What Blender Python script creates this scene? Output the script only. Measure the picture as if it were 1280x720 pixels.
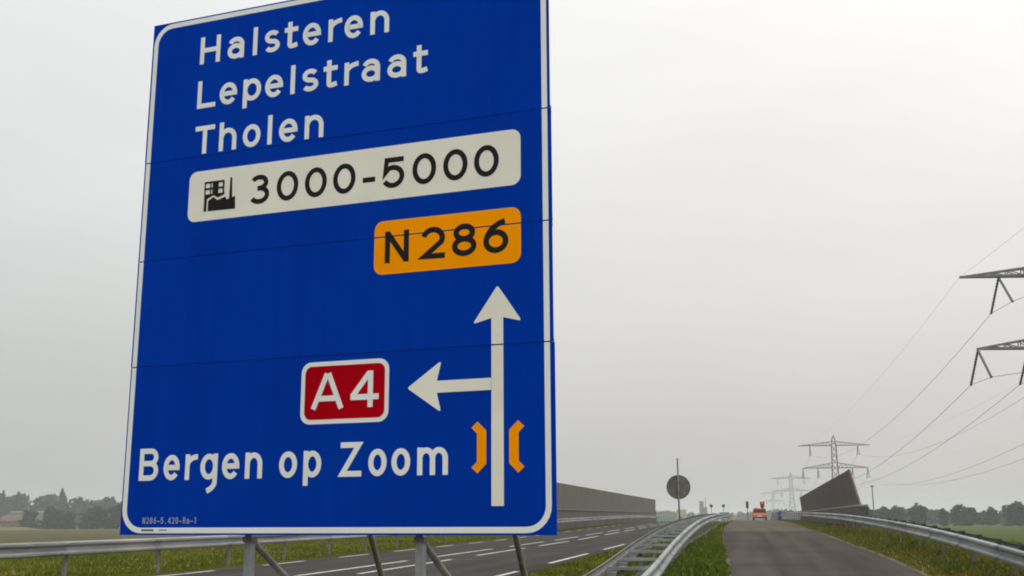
import bpy, math, random
import numpy as np
from mathutils import Vector, Matrix

rnd = random.Random(7)
nrs = np.random.RandomState(11)
for o in list(bpy.data.objects):
    bpy.data.objects.remove(o)
scene = bpy.context.scene
COL = scene.collection
E = 1.75                                    # eye height above the local ground

# ------------------------------------------------------------------ camera
cam_d = bpy.data.cameras.new('camera')
cam_d.sensor_width = 36.0
cam_d.lens = 36.0 * 1360.0 / 1280.0
cam_d.clip_start = 0.1
cam_d.clip_end = 20000
cam = bpy.data.objects.new('camera', cam_d)
COL.objects.link(cam)
R3 = Matrix(((0.978783, 0.046902, 0.199458),
             (0.204853, -0.203567, -0.957390),
             (-0.004300, 0.977937, -0.208856)))
cam.matrix_world = Matrix.Translation((0, 0, E)) @ R3.to_4x4()
scene.camera = cam

# ------------------------------------------------------------------ sky, sun, exposure
SUN_EL, SUN_AZ = math.radians(54), math.radians(128)      # azimuth from +Y (road) towards +X
sun_dir = Vector((math.cos(SUN_EL) * math.sin(SUN_AZ), math.cos(SUN_EL) * math.cos(SUN_AZ), math.sin(SUN_EL)))
world = bpy.data.worlds.new('World')
scene.world = world
world.use_nodes = True
nt = world.node_tree
nt.nodes.clear()


def N(tree, kind, **kw):
    n = tree.nodes.new(kind)
    for k, v in kw.items():
        setattr(n, k, v)
    return n


def math_node(tree, op, a, b=None, clamp=False):
    n = N(tree, 'ShaderNodeMath', operation=op)
    n.use_clamp = clamp
    for i, v in enumerate((a, b)):
        if v is None:
            continue
        if isinstance(v, (int, float)):
            n.inputs[i].default_value = v
        else:
            tree.links.new(v, n.inputs[i])
    return n.outputs[0]


tc = N(nt, 'ShaderNodeTexCoord')
sep = N(nt, 'ShaderNodeSeparateXYZ')
nt.links.new(tc.outputs['Generated'], sep.inputs[0])
zz = math_node(nt, 'MAXIMUM', sep.outputs['Z'], 0.0)
lum = math_node(nt, 'ADD', math_node(nt, 'MULTIPLY', math_node(nt, 'POWER', zz, 0.80), 0.95), 0.46)          # overcast: brighter towards the zenith
side = N(nt, 'ShaderNodeVectorMath', operation='DOT_PRODUCT')
nt.links.new(tc.outputs['Generated'], side.inputs[0])
side.inputs[1].default_value = (0.94, 0.30, 0.0)
lum = math_node(nt, 'MULTIPLY', lum, math_node(nt, 'ADD', math_node(nt, 'MULTIPLY', side.outputs['Value'], 0.22), 1.0))
mp = N(nt, 'ShaderNodeMapping')
mp.inputs['Scale'].default_value = (1.6, 1.6, 5.0)
nt.links.new(tc.outputs['Generated'], mp.inputs[0])
cl = N(nt, 'ShaderNodeTexNoise')
cl.inputs['Scale'].default_value = 1.7
cl.inputs['Detail'].default_value = 4.0
cl.inputs['Roughness'].default_value = 0.5
nt.links.new(mp.outputs[0], cl.inputs['Vector'])
lum = math_node(nt, 'MULTIPLY', lum, math_node(nt, 'ADD', math_node(nt, 'MULTIPLY', cl.outputs['Fac'], 0.20), 0.90))
tint = N(nt, 'ShaderNodeValToRGB')
tint.color_ramp.elements[0].position = 0.0
tint.color_ramp.elements[0].color = (1.0, 0.992, 0.955, 1)
tint.color_ramp.elements[1].position = 0.42
tint.color_ramp.elements[1].color = (1.0, 1.005, 0.985, 1)
nt.links.new(zz, tint.inputs['Fac'])
cloud = N(nt, 'ShaderNodeMix', data_type='RGBA', blend_type='MULTIPLY')
cloud.inputs['Factor'].default_value = 1.0
cool = N(nt, 'ShaderNodeMix', data_type='RGBA')
cool.inputs['A'].default_value = (0.965, 1.0, 1.025, 1)
cool.inputs['B'].default_value = (1.02, 0.988, 0.985, 1)
nt.links.new(math_node(nt, 'ADD', math_node(nt, 'MULTIPLY', side.outputs['Value'], 0.9), 0.5, True), cool.inputs['Factor'])
wash = N(nt, 'ShaderNodeMix', data_type='RGBA', blend_type='MULTIPLY')
wash.inputs['Factor'].default_value = 1.0
nt.links.new(tint.outputs['Color'], wash.inputs['A'])
nt.links.new(cool.outputs['Result'], wash.inputs['B'])
nt.links.new(wash.outputs['Result'], cloud.inputs['A'])
nt.links.new(lum, cloud.inputs['B'])
bg1 = N(nt, 'ShaderNodeBackground')
nt.links.new(cloud.outputs['Result'], bg1.inputs['Color'])
bg1.inputs['Strength'].default_value = 0.96
sky = N(nt, 'ShaderNodeTexSky', sky_type='NISHITA')
sky.sun_disc = False
sky.sun_elevation = SUN_EL
sky.sun_rotation = SUN_AZ
sky.air_density = 1.0
sky.dust_density = 6.0
hsv = N(nt, 'ShaderNodeHueSaturation')
hsv.inputs['Saturation'].default_value = 0.25
nt.links.new(sky.outputs[0], hsv.inputs['Color'])
bg2 = N(nt, 'ShaderNodeBackground')
nt.links.new(hsv.outputs[0], bg2.inputs['Color'])
bg2.inputs['Strength'].default_value = 0.05
mixs = N(nt, 'ShaderNodeMixShader')
mixs.inputs[0].default_value = 0.05                       # what little of the clear sky gets through the cloud
nt.links.new(bg1.outputs[0], mixs.inputs[1])
nt.links.new(bg2.outputs[0], mixs.inputs[2])
wo = N(nt, 'ShaderNodeOutputWorld')
nt.links.new(mixs.outputs[0], wo.inputs['Surface'])

sd = bpy.data.lights.new('sun', 'SUN')
sd.energy = 1.5
sd.angle = math.radians(50)
sd.color = (1.0, 0.97, 0.92)
sun = bpy.data.objects.new('sun', sd)
COL.objects.link(sun)
sun.rotation_euler = sun_dir.to_track_quat('Z', 'Y').to_euler()

vs = scene.view_settings
vs.view_transform = 'Standard'
vs.look = 'None'
vs.exposure = 0.12
vs.gamma = 1.0
vs.use_curve_mapping = False
scene.render.engine = 'CYCLES'
scene.cycles.filter_width = 1.9
scene.cycles.volume_bounces = 1
scene.cycles.max_bounces = 6


# ------------------------------------------------------------------ materials
def pmat(name, col, rough=0.7, metal=0.0, spec=0.5, var=0.0, scale=4.0, bump=0.0, bscale=None, streak=None, stretch=(1, 1, 1), coords='Object', col2=None, emit=None):
    """Principled material whose colour wanders between darker and lighter (or col -> col2) with noise."""
    m = bpy.data.materials.new(name)
    m.use_nodes = True
    t = m.node_tree
    b = t.nodes['Principled BSDF']
    b.inputs['Roughness'].default_value = rough
    b.inputs['Metallic'].default_value = metal
    b.inputs['Specular IOR Level'].default_value = spec
    b.inputs['Base Color'].default_value = (*col, 1)
    if emit:
        b.inputs['Emission Color'].default_value = (*emit[0], 1)
        b.inputs['Emission Strength'].default_value = emit[1]
    c = N(t, 'ShaderNodeTexCoord')
    mpn = N(t, 'ShaderNodeMapping')
    mpn.inputs['Scale'].default_value = stretch
    t.links.new(c.outputs[coords], mpn.inputs[0])
    if var > 0 or col2:
        n = N(t, 'ShaderNodeTexNoise')
        n.inputs['Scale'].default_value = scale
        n.inputs['Detail'].default_value = 6
        n.inputs['Roughness'].default_value = 0.62
        t.links.new(mpn.outputs[0], n.inputs['Vector'])
        r = N(t, 'ShaderNodeValToRGB')
        r.color_ramp.elements[0].position = 0.32
        r.color_ramp.elements[1].position = 0.68
        lo = tuple(max(0, x * (1 - var)) for x in col)
        hi = col2 if col2 else tuple(min(1, x * (1 + var)) for x in col)
        r.color_ramp.elements[0].color = (*lo, 1)
        r.color_ramp.elements[1].color = (*hi, 1)
        t.links.new(n.outputs['Fac'], r.inputs['Fac'])
        t.links.new(r.outputs[0], b.inputs['Base Color'])
    if bump > 0:
        n2 = N(t, 'ShaderNodeTexNoise')
        n2.inputs['Scale'].default_value = bscale or scale * 6
        n2.inputs['Detail'].default_value = 4
        t.links.new(mpn.outputs[0], n2.inputs['Vector'])
        bp = N(t, 'ShaderNodeBump')
        bp.inputs['Strength'].default_value = bump
        bp.inputs['Distance'].default_value = 0.02
        t.links.new(n2.outputs['Fac'], bp.inputs['Height'])
        t.links.new(bp.outputs[0], b.inputs['Normal'])
    return m


def attr_mat(name, rough=0.9):
    m = bpy.data.materials.new(name)
    m.use_nodes = True
    t = m.node_tree
    b = t.nodes['Principled BSDF']
    b.inputs['Roughness'].default_value = rough
    b.inputs['Specular IOR Level'].default_value = 0.02
    a = N(t, 'ShaderNodeAttribute', attribute_name='tone')
    t.links.new(a.outputs['Color'], b.inputs['Base Color'])
    return m


def asphalt_mat(name, c1, c2, fine=0.35):
    m = bpy.data.materials.new(name)
    m.use_nodes = True
    t = m.node_tree
    b = t.nodes['Principled BSDF']
    b.inputs['Roughness'].default_value = 1.0
    b.inputs['Specular IOR Level'].default_value = 0.05
    c = N(t, 'ShaderNodeTexCoord')
    m1 = N(t, 'ShaderNodeMapping')
    m1.inputs['Scale'].default_value = (1.1, 0.030, 1)          # long streaks along the lane
    t.links.new(c.outputs['Object'], m1.inputs[0])
    n1 = N(t, 'ShaderNodeTexNoise')
    n1.inputs['Scale'].default_value = 1.6
    n1.inputs['Detail'].default_value = 5
    t.links.new(m1.outputs[0], n1.inputs['Vector'])
    n2 = N(t, 'ShaderNodeTexNoise')
    n2.inputs['Scale'].default_value = 0.5
    n2.inputs['Detail'].default_value = 6
    t.links.new(c.outputs['Object'], n2.inputs['Vector'])
    n3 = N(t, 'ShaderNodeTexNoise')
    n3.inputs['Scale'].default_value = 45
    n3.inputs['Detail'].default_value = 3
    t.links.new(c.outputs['Object'], n3.inputs['Vector'])
    s = math_node(t, 'ADD', math_node(t, 'MULTIPLY', n1.outputs['Fac'], 0.62), math_node(t, 'MULTIPLY', n2.outputs['Fac'], 0.38))
    s = math_node(t, 'ADD', s, math_node(t, 'MULTIPLY', math_node(t, 'SUBTRACT', n3.outputs['Fac'], 0.5), fine))
    r = N(t, 'ShaderNodeValToRGB')
    r.color_ramp.elements[0].position = 0.36
    r.color_ramp.elements[1].position = 0.64
    r.color_ramp.elements[0].color = (*c1, 1)
    r.color_ramp.elements[1].color = (*c2, 1)
    t.links.new(s, r.inputs['Fac'])
    t.links.new(r.outputs[0], b.inputs['Base Color'])
    bp = N(t, 'ShaderNodeBump')
    bp.inputs['Strength'].default_value = 0.35
    bp.inputs['Distance'].default_value = 0.01
    t.links.new(n3.outputs['Fac'], bp.inputs['Height'])
    t.links.new(bp.outputs[0], b.inputs['Normal'])
    return m


def ground_mat():
    """Verge turf near the roads, green field to the right, bare brownish land to the left."""
    m = bpy.data.materials.new('ground_cover')
    m.use_nodes = True
    t = m.node_tree
    b = t.nodes['Principled BSDF']
    b.inputs['Roughness'].default_value = 0.95
    b.inputs['Specular IOR Level'].default_value = 0.0
    c = N(t, 'ShaderNodeTexCoord')
    s = N(t, 'ShaderNodeSeparateXYZ')
    t.links.new(c.outputs['Object'], s.inputs[0])

    def noise(sc, det=6, stretch=None):
        n = N(t, 'ShaderNodeTexNoise')
        n.inputs['Scale'].default_value = sc
        n.inputs['Detail'].default_value = det
        n.inputs['Roughness'].default_value = 0.65
        v = c.outputs['Object']
        if stretch:
            k = N(t, 'ShaderNodeMapping')
            k.inputs['Scale'].default_value = stretch
            t.links.new(v, k.inputs[0])
            v = k.outputs[0]
        t.links.new(v, n.inputs['Vector'])
        return n.outputs['Fac']

    def ramp(f, *stops):
        r = N(t, 'ShaderNodeValToRGB')
        el = r.color_ramp.elements
        while len(el) < len(stops):
            el.new(0.5)
        for e, (p, col) in zip(el, stops):
            e.position = p
            e.color = (*col, 1)
        t.links.new(f, r.inputs['Fac'])
        return r.outputs[0]

    def mix(f, a, bb):
        n = N(t, 'ShaderNodeMix', data_type='RGBA')
        t.links.new(f, n.inputs['Factor'])
        t.links.new(a, n.inputs['A'])
        t.links.new(bb, n.inputs['B'])
        return n.outputs['Result']
    turf = ramp(noise(1.3), (0.3, (0.030, 0.042, 0.005)), (0.52, (0.058, 0.060, 0.008)), (0.7, (0.095, 0.072, 0.022)))
    field = ramp(noise(0.03, 5, (1, 2.5, 1)), (0.3, (0.055, 0.070, 0.022)), (0.7, (0.088, 0.104, 0.040)))
    soil = ramp(noise(0.05, 7, (0.6, 2.2, 1)), (0.34, (0.050, 0.060, 0.020)), (0.46, (0.098, 0.082, 0.052)), (0.55, (0.062, 0.074, 0.026)), (0.68, (0.130, 0.105, 0.070)))
    left = math_node(t, 'MULTIPLY', math_node(t, 'ADD', s.outputs['X'], 31.0), -0.15, clamp=True)
    right = math_node(t, 'MULTIPLY', math_node(t, 'ADD', s.outputs['X'], -13.0), 0.2, clamp=True)
    out = mix(right, mix(left, turf, soil), field)
    t.links.new(out, b.inputs['Base Color'])
    bp = N(t, 'ShaderNodeBump')
    bp.inputs['Strength'].default_value = 0.6
    bp.inputs['Distance'].default_value = 0.08
    t.links.new(noise(9, 5), bp.inputs['Height'])
    t.links.new(bp.outputs[0], b.inputs['Normal'])
    return m


def sheeting(name, c1, c2):
    """Retroreflective film: rain streaks running down, faint dust, slightly buckled panels."""
    m = bpy.data.materials.new(name)
    m.use_nodes = True
    t = m.node_tree
    b = t.nodes['Principled BSDF']
    b.inputs['Roughness'].default_value = 0.55
    b.inputs['Specular IOR Level'].default_value = 0.0
    c = N(t, 'ShaderNodeTexCoord')

    def noise(scale, stretch, det=5):
        k = N(t, 'ShaderNodeMapping')
        k.inputs['Scale'].default_value = stretch
        t.links.new(c.outputs['Object'], k.inputs[0])
        n = N(t, 'ShaderNodeTexNoise')
        n.inputs['Scale'].default_value = scale
        n.inputs['Detail'].default_value = det
        t.links.new(k.outputs[0], n.inputs['Vector'])
        return n.outputs['Fac']
    f = math_node(t, 'ADD', math_node(t, 'MULTIPLY', noise(6, (1.6, 1, .10)), .45), math_node(t, 'MULTIPLY', noise(1.1, (1, 1, 1)), .55))
    r = N(t, 'ShaderNodeValToRGB')
    r.color_ramp.elements[0].position = 0.36
    r.color_ramp.elements[1].position = 0.66
    r.color_ramp.elements[0].color = (*c1, 1)
    r.color_ramp.elements[1].color = (*c2, 1)
    t.links.new(f, r.inputs['Fac'])
    t.links.new(r.outputs[0], b.inputs['Base Color'])
    bp = N(t, 'ShaderNodeBump')
    bp.inputs['Strength'].default_value = 0.35
    bp.inputs['Distance'].default_value = 0.03
    t.links.new(noise(1.4, (1, 1, .7), 2), bp.inputs['Height'])
    t.links.new(bp.outputs[0], b.inputs['Normal'])
    return m


M = {}
M['ground'] = ground_mat()
M['asphalt'] = asphalt_mat('asphalt_dark', (0.034, 0.033, 0.030), (0.060, 0.058, 0.053))
M['asphalt_slip'] = asphalt_mat('asphalt_brown', (0.042, 0.035, 0.031), (0.078, 0.065, 0.058))
M['asphalt_deck'] = asphalt_mat('asphalt_deck', (0.075, 0.064, 0.050), (0.110, 0.094, 0.076))
M['paint'] = pmat('road_paint', (0.46, 0.46, 0.42), 0.85, spec=0.1, var=0.4, scale=7)
M['kerb'] = pmat('pale_edge', (0.105, 0.088, 0.060), 0.95, spec=0.1, var=0.45, scale=3)
M['shaded_ground'] = pmat('painted_ground_shade', (0.050, 0.052, 0.048), 0.95, var=0.5, scale=14, bump=0.6, bscale=60)  # shade between the barrier beams, painted as a dark ground colour
M['galv'] = pmat('galvanised_steel', (0.30, 0.315, 0.31), 0.5, metal=0.5, var=0.3, scale=2.5, stretch=(1, 0.25, 3))
M['galv2'] = pmat('galvanised_steel_dull', (0.245, 0.255, 0.25), 0.55, metal=0.45, var=0.35, scale=3.5, stretch=(1, 0.3, 3))
M['galv3'] = pmat('galvanised_steel_bright', (0.335, 0.35, 0.345), 0.47, metal=0.5, var=0.25, scale=2.0, stretch=(1, 0.3, 3))
M['galv_old'] = pmat('dull_galvanised_steel', (0.15, 0.155, 0.145), 0.65, metal=0.3, var=0.3, scale=6)
M['post_steel'] = pmat('sign_post_steel', (0.25, 0.26, 0.26), 0.6, metal=0.3, var=0.2, scale=8)
M['brace_steel'] = pmat('brown_weathered_tube', (0.24, 0.22, 0.195), 0.7, metal=0.1, var=0.35, scale=9)
BLUES = [sheeting('blue_sign_sheeting', (0.0, 0.032 * k, 0.345 * k), (0.0, 0.041 * k, 0.405 * k)) for k in (0.95, 1.0, 0.98, 1.04)]
M['blue_edge'] = pmat('sign_panel_back', (0.20, 0.21, 0.21), 0.5, metal=0.5, var=0.2, scale=5)
M['white'] = pmat('white_sign_sheeting', (0.79, 0.81, 0.78), 0.5, spec=0.1, var=0.05, scale=2)
M['cream'] = pmat('cream_sign_sheeting', (0.80, 0.78, 0.68), 0.5, spec=0.1, var=0.06, scale=2)
M['orange'] = pmat('orange_sign_sheeting', (1.0, 0.33, 0.0), 0.6, spec=0.0, var=0.06, scale=2)
M['red'] = pmat('red_sign_sheeting', (0.40, 0.0, 0.005), 0.6, spec=0.0, var=0.08, scale=2)
M['black'] = pmat('black_print', (0.012, 0.012, 0.011), 0.6, spec=0.1, var=0.1)
M['grey_print'] = pmat('grey_small_print', (0.30, 0.34, 0.42), 0.6, var=0.1)
M['seam'] = pmat('dark_joint', (0.004, 0.006, 0.02), 0.8, var=0.1)
M['screen'] = pmat('noise_screen_panel', (0.135, 0.127, 0.113), 0.95, spec=0.1, var=0.14, scale=1.4, stretch=(1, 1, 0.3))
M['screen_r'] = pmat('noise_screen_panel_brown', (0.135, 0.110, 0.102), 0.95, spec=0.1, var=0.16, scale=1.4, stretch=(1, 1, 0.3))
M['concrete'] = pmat('grey_concrete', (0.15, 0.14, 0.12), 0.9, var=0.25, scale=1.2, bump=0.2)
M['concrete_d'] = pmat('stained_concrete', (0.085, 0.075, 0.066), 0.9, var=0.3, scale=1.2, bump=0.2)
M['coping'] = pmat('pale_coping', (0.30, 0.28, 0.25), 0.8, var=0.15, scale=2)
M['glass'] = pmat('teal_screen_glass', (0.20, 0.30, 0.26), 0.3, var=0.15, scale=0.5)
M['sign_back'] = pmat('grey_sign_back', (0.125, 0.122, 0.108), 0.7, spec=0.2, var=0.25, scale=3)
M['pole'] = pmat('grey_pole', (0.13, 0.13, 0.12), 0.7, metal=0.1, var=0.2)
M['pylon'] = pmat('pylon_steel', (0.15, 0.155, 0.15), 0.7, metal=0.2, var=0.25, scale=0.3)
M['insul'] = pmat('insulator', (0.075, 0.085, 0.080), 0.5, var=0.15, scale=1)
M['wire'] = pmat('conductor', (0.12, 0.12, 0.12), 0.6, var=0.1)
M['truck'] = pmat('orange_paint', (0.62, 0.13, 0.03), 0.5, var=0.12, scale=2)
M['dark'] = pmat('dark_plastic', (0.018, 0.019, 0.018), 0.6, var=0.2)
M['glass_dark'] = pmat('dark_window', (0.045, 0.050, 0.042), 0.15, var=0.1)
M['stripe'] = pmat('pale_red_stripe', (0.72, 0.42, 0.34), 0.5, var=0.1)
M['lamp_red'] = pmat('red_lamp', (0.5, 0.02, 0.02), 0.4, var=0.05, emit=((1.0, 0.05, 0.03), 1.2))
M['red_paint'] = pmat('red_paint', (0.42, 0.045, 0.05), 0.5, var=0.1)
M['blue_paint'] = pmat('blue_paint', (0.025, 0.045, 0.20), 0.5, var=0.15)
M['blue_board'] = pmat('blue_board', (0.03, 0.09, 0.33), 0.5, var=0.1)
M['brick'] = pmat('red_brick', (0.15, 0.095, 0.080), 0.9, var=0.25, scale=0.6)
M['roof'] = pmat('roof_tiles', (0.115, 0.072, 0.062), 0.9, var=0.25, scale=0.5)
M['plaster'] = pmat('pale_plaster', (0.42, 0.42, 0.40), 0.9, var=0.12, scale=0.4)
M['beige'] = pmat('beige_cladding', (0.38, 0.33, 0.22), 0.8, var=0.12, scale=0.4)
M['shed'] = pmat('grey_green_cladding', (0.16, 0.17, 0.15), 0.8, var=0.15, scale=0.3)
M['bark'] = pmat('bark', (0.055, 0.045, 0.035), 0.95, var=0.3, scale=2)
M['grass'] = attr_mat('grass_blades')
M['leaf'] = attr_mat('leaf_tones')
M['flower'] = pmat('yellow_flower', (0.30, 0.25, 0.06), 0.9, var=0.2)
M['crop'] = pmat('mustard_crop', (0.12, 0.095, 0.028), 0.95, var=0.35, scale=0.12)


# ------------------------------------------------------------------ mesh helpers
class MB:
    def __init__(self):
        self.v, self.f = [], []

    def poly(self, pts):
        i = len(self.v)
        self.v += [tuple(p) for p in pts]
        self.f.append(tuple(range(i, i + len(pts))))
        return self

    def box(self, a, b):
        (x0, y0, z0), (x1, y1, z1) = a, b
        i = len(self.v)
        self.v += [(x0, y0, z0), (x1, y0, z0), (x1, y1, z0), (x0, y1, z0), (x0, y0, z1), (x1, y0, z1), (x1, y1, z1), (x0, y1, z1)]
        self.f += [(i, i + 3, i + 2, i + 1), (i + 4, i + 5, i + 6, i + 7), (i, i + 1, i + 5, i + 4), (i + 1, i + 2, i + 6, i + 5), (i + 2, i + 3, i + 7, i + 6), (i + 3, i, i + 4, i + 7)]
        return self

    def bar(self, p, q, w, h=None, up=(0, 0, 1)):
        h = h or w
        p, q = Vector(p), Vector(q)
        d = (q - p).normalized()
        u = Vector(up)
        if abs(d.dot(u)) > 0.98:
            u = Vector((0, 1, 0))
        a = d.cross(u).normalized() * (w / 2)
        c = a.cross(d).normalized() * (h / 2)
        i = len(self.v)
        for o in (p, q):
            self.v += [tuple(o - a - c), tuple(o + a - c), tuple(o + a + c), tuple(o - a + c)]
        self.f += [(i, i + 1, i + 2, i + 3), (i + 7, i + 6, i + 5, i + 4)]
        for k in range(4):
            j = (k + 1) % 4
            self.f.append((i + k, i + 4 + k, i + 4 + j, i + j))
        return self

    def tube(self, pts, r, n=10, cap=True):
        pts = [Vector(p) for p in pts]
        rs = r if isinstance(r, (list, tuple)) else [r] * len(pts)
        i0 = len(self.v)
        ref = None
        for k, p in enumerate(pts):
            d = (pts[min(k + 1, len(pts) - 1)] - pts[max(k - 1, 0)]).normalized()
            if ref is None:
                ref = d.orthogonal().normalized()
            ref = (ref - d * ref.dot(d)).normalized()
            b = d.cross(ref)
            for j in range(n):
                a = 2 * math.pi * j / n
                self.v.append(tuple(p + (ref * math.cos(a) + b * math.sin(a)) * rs[k]))
        for k in range(len(pts) - 1):
            for j in range(n):
                a, b2 = i0 + k * n + j, i0 + k * n + (j + 1) % n
                self.f.append((a, b2, b2 + n, a + n))
        if cap:
            self.f.append(tuple(i0 + j for j in reversed(range(n))))
            e = i0 + (len(pts) - 1) * n
            self.f.append(tuple(e + j for j in range(n)))
        return self

    def disc(self, c, r, thick, n=28, axis=1):
        """Short cylinder; axis 1 = faces along Y."""
        c = Vector(c)
        d = Vector((0, thick / 2, 0)) if axis == 1 else (Vector((thick / 2, 0, 0)) if axis == 0 else Vector((0, 0, thick / 2)))
        return self.tube([c - d, c + d], r, n)

    def prism(self, poly2, y0, y1):
        """Polygon in XZ extruded from y0 to y1."""
        i, n = len(self.v), len(poly2)
        self.v += [(x, y0, z) for x, z in poly2] + [(x, y1, z) for x, z in poly2]
        self.f += [tuple(i + k for k in range(n)), tuple(i + n + k for k in reversed(range(n)))]
        for k in range(n):
            j = (k + 1) % n
            self.f.append((i + k, i + n + k, i + n + j, i + j))
        return self

    def mesh(self, name, mat, smooth=False):
        me = bpy.data.meshes.new(name)
        me.from_pydata(self.v, [], self.f)
        me.materials.append(mat)
        if smooth:
            me.polygons.foreach_set('use_smooth', [True] * len(me.polygons))
        me.update()
        return me

    def build(self, name, mat, parent=None, world=None, smooth=False):
        if world is not None:                       # points given in world space, root stands at `world`
            w = Vector(world)
            self.v = [(x - w.x, y - w.y, z - w.z) for x, y, z in self.v]
        o = bpy.data.objects.new(name, self.mesh(name, mat, smooth))
        COL.objects.link(o)
        if parent is not None:
            o.parent = parent
        elif world is not None:
            o.location = world
        return o


def tag(o, label=None, cat=None, group=None, kind=None):
    for k, v in (('label', label), ('category', cat), ('group', group), ('kind', kind)):
        if v:
            o[k] = v
    return o


def thing(name, label, cat, loc=(0, 0, 0), rz=0.0, group=None):
    o = bpy.data.objects.new(name, None)
    o.empty_display_size = 0.2
    COL.objects.link(o)
    o.location = loc
    o.rotation_euler = (0, 0, rz)
    return tag(o, label, cat, group)


def copy_tree(o, parent=None):
    c = o.copy()
    COL.objects.link(c)
    c.parent = parent
    for ch in [x for x in bpy.data.objects if x.parent == o]:
        copy_tree(ch, c)
    return c


def piece(mesh, name, parent, loc=(0, 0, 0)):
    o = bpy.data.objects.new(name, mesh)
    COL.objects.link(o)
    o.parent = parent
    o.location = loc
    return o


def interp(tab):
    xs = [a for a, _ in tab]
    ys = [b for _, b in tab]

    def f(y):
        return float(np.interp(y, xs, ys))
    # a light smoothing so vertical curves do not kink
    return lambda y: 0.25 * f(y - 3) + 0.5 * f(y) + 0.25 * f(y + 3)


# ------------------------------------------------------------------ road profiles (heights relative to the eye)
zs_ = interp([(-80, -1.95), (5, -1.82), (15, -1.66), (20, -1.50), (26, -1.25), (34, -1.0), (43, -.83), (60, -.60), (80, -.42), (110, -.22), (150, -.12), (200, -.20), (260, -.7), (420, -2.9), (5000, -2.95)])
zm_ = interp([(-80, -1.40), (25, -1.25), (62, -1.08), (88, -.85), (128, -.5), (160, -.32), (215, -.32), (270, -.8), (420, -2.9), (5000, -2.95)])
zs = lambda y: zs_(y) + E
zm = lambda y: zm_(y) + E
xl = interp([(-80, 0.6), (5, 0.0), (15, -.2), (26, -.35), (45, -.9), (70, -1.32), (160, -1.35), (5000, -1.35)])
xr = interp([(-80, 4.6), (5, 4.3), (20, 4.05), (26, 3.9), (41, 3.55), (60, 3.5), (90, 3.8), (160, 3.9), (5000, 3.9)])
FIELD = -3.0 + E
ML, MR = -13.9, -5.15                      # asphalt of the main road


def median(y):
    lo = min(zm(y), zs(y)) - 0.14
    k = min(1.0, max(0.0, (19.0 - y) / 8.0))
    k = k * k * (3 - 2 * k)
    return lo * (1 - k) + min(lo, -2.0 + E) * k


def ground_z(x, y):
    cols = section(y)
    return float(np.interp(x, [c[0] for c in cols], [c[1] for c in cols]))


def section(y):
    a, b, m, s = xl(y), xr(y), zm(y), zs(y)
    d = median(y)
    return [(-6000, FIELD), (-900, FIELD), (-300, FIELD), (-110, FIELD), (-62, FIELD), (-36, max(FIELD + .05, m - .45)), (-24, m - .22), (-16.8, m - .06), (-15.2, m - .02), (ML - .06, m), (ML + .2, m - .06),
            (MR - .2, m - .06), (MR + .06, m), (-4.2, d), (-3.0, d), (-1.62, d * .35 + (s + .10) * .65), (-1.28 + min(0, a + 1.0), s + .04), (a - .08, s), (a + .15, s - .06), (b - .15, s - .06), (b + .08, s),
            (4.75, s + .10), (6.2, s + .06), (9.5, s - .10), (19, min(FIELD + .1, s - .3)), (45, FIELD), (110, FIELD), (300, FIELD), (900, FIELD), (6000, FIELD)]


stations = [-400, -80, -30, -12, -4, 0, 4, 8, 10, 12, 14, 16, 18] + list(range(20, 100, 3)) + list(range(100, 280, 8)) + [300, 340, 380, 420, 460, 520, 620, 800, 1100, 1600, 2600, 6000]
gb = MB()
nc = len(section(0))
for y in stations:
    for x, z in section(y):
        gb.v.append((x, y, z))
for i in range(len(stations) - 1):
    for j in range(nc - 1):
        a = i * nc + j
        gb.f.append((a, a + 1, a + 1 + nc, a + nc))
ground = tag(gb.build('ground', M['ground']), kind='structure')


def ribbon(name, xa, xb, za, ys, lift, mat, kind='structure', parent=None, sub=4):
    mb = MB()
    for y in ys:
        a, b, z = xa(y), xb(y), za(y) + lift
        for k in range(sub + 1):
            mb.v.append((a + (b - a) * k / sub, y, z))
    n = sub + 1
    for i in range(len(ys) - 1):
        for k in range(sub):
            p = i * n + k
            mb.f.append((p, p + 1, p + 1 + n, p + n))
    if name == 'verge_edge_strip':
        mb.v = [(x + rnd.uniform(-.05, .03), y, z) for x, y, z in mb.v]
    o = mb.build(name, mat, parent)
    if kind and parent is None:
        o['kind'] = kind
    return o


C = lambda v: (lambda y: v)
ys_main = [y for y in stations if y <= 420]
main_road = ribbon('main_road', C(ML), C(MR), zm, ys_main, 0.006, M['asphalt'])
ys_slip = [y for y in stations if y <= 59]
slip_road = ribbon('slip_road', xl, xr, zs, ys_slip, 0.006, M['asphalt_slip'])
ys_deck = [ys_slip[-1]] + [y for y in stations if 59 < y <= 420]
deck_road = ribbon('bridge_deck_road', xl, xr, zs, ys_deck, 0.006, M['asphalt_deck'])
# pale sandy edge strips along the slip road
ribbon('verge_edge_strip', lambda y: xr(y) - .02, lambda y: xr(y) + .14, zs, list(np.arange(2, 59.1, .7)), 0.012, M['kerb'], sub=1)
ribbon('verge_edge_strip', lambda y: xl(y) - .10, lambda y: xl(y) + .02, zs, list(np.arange(2, 59.1, .7)), 0.012, M['kerb'], sub=1)


# painted dashes, each one a piece of the main road
def dashes(x, w, start, on, off, end):
    y = start
    while y < end:
        ys = np.linspace(y, y + on, 5)
        o = ribbon('lane_dash', C(x - w / 2), C(x + w / 2), zm, list(ys), 0.012, M['paint'], parent=main_road, sub=1)
        y += on + off


dashes(-10.25, 0.16, 0.5, 8.6, 3.4, 210)
dashes(-9.12, 0.16, 1.6, 8.6, 3.4, 210)
dashes(-13.42, 0.15, -0.3, 3, 3, 120)
dashes(-5.55, 0.15, 6.5, 8.0, 4.6, 150)

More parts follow.
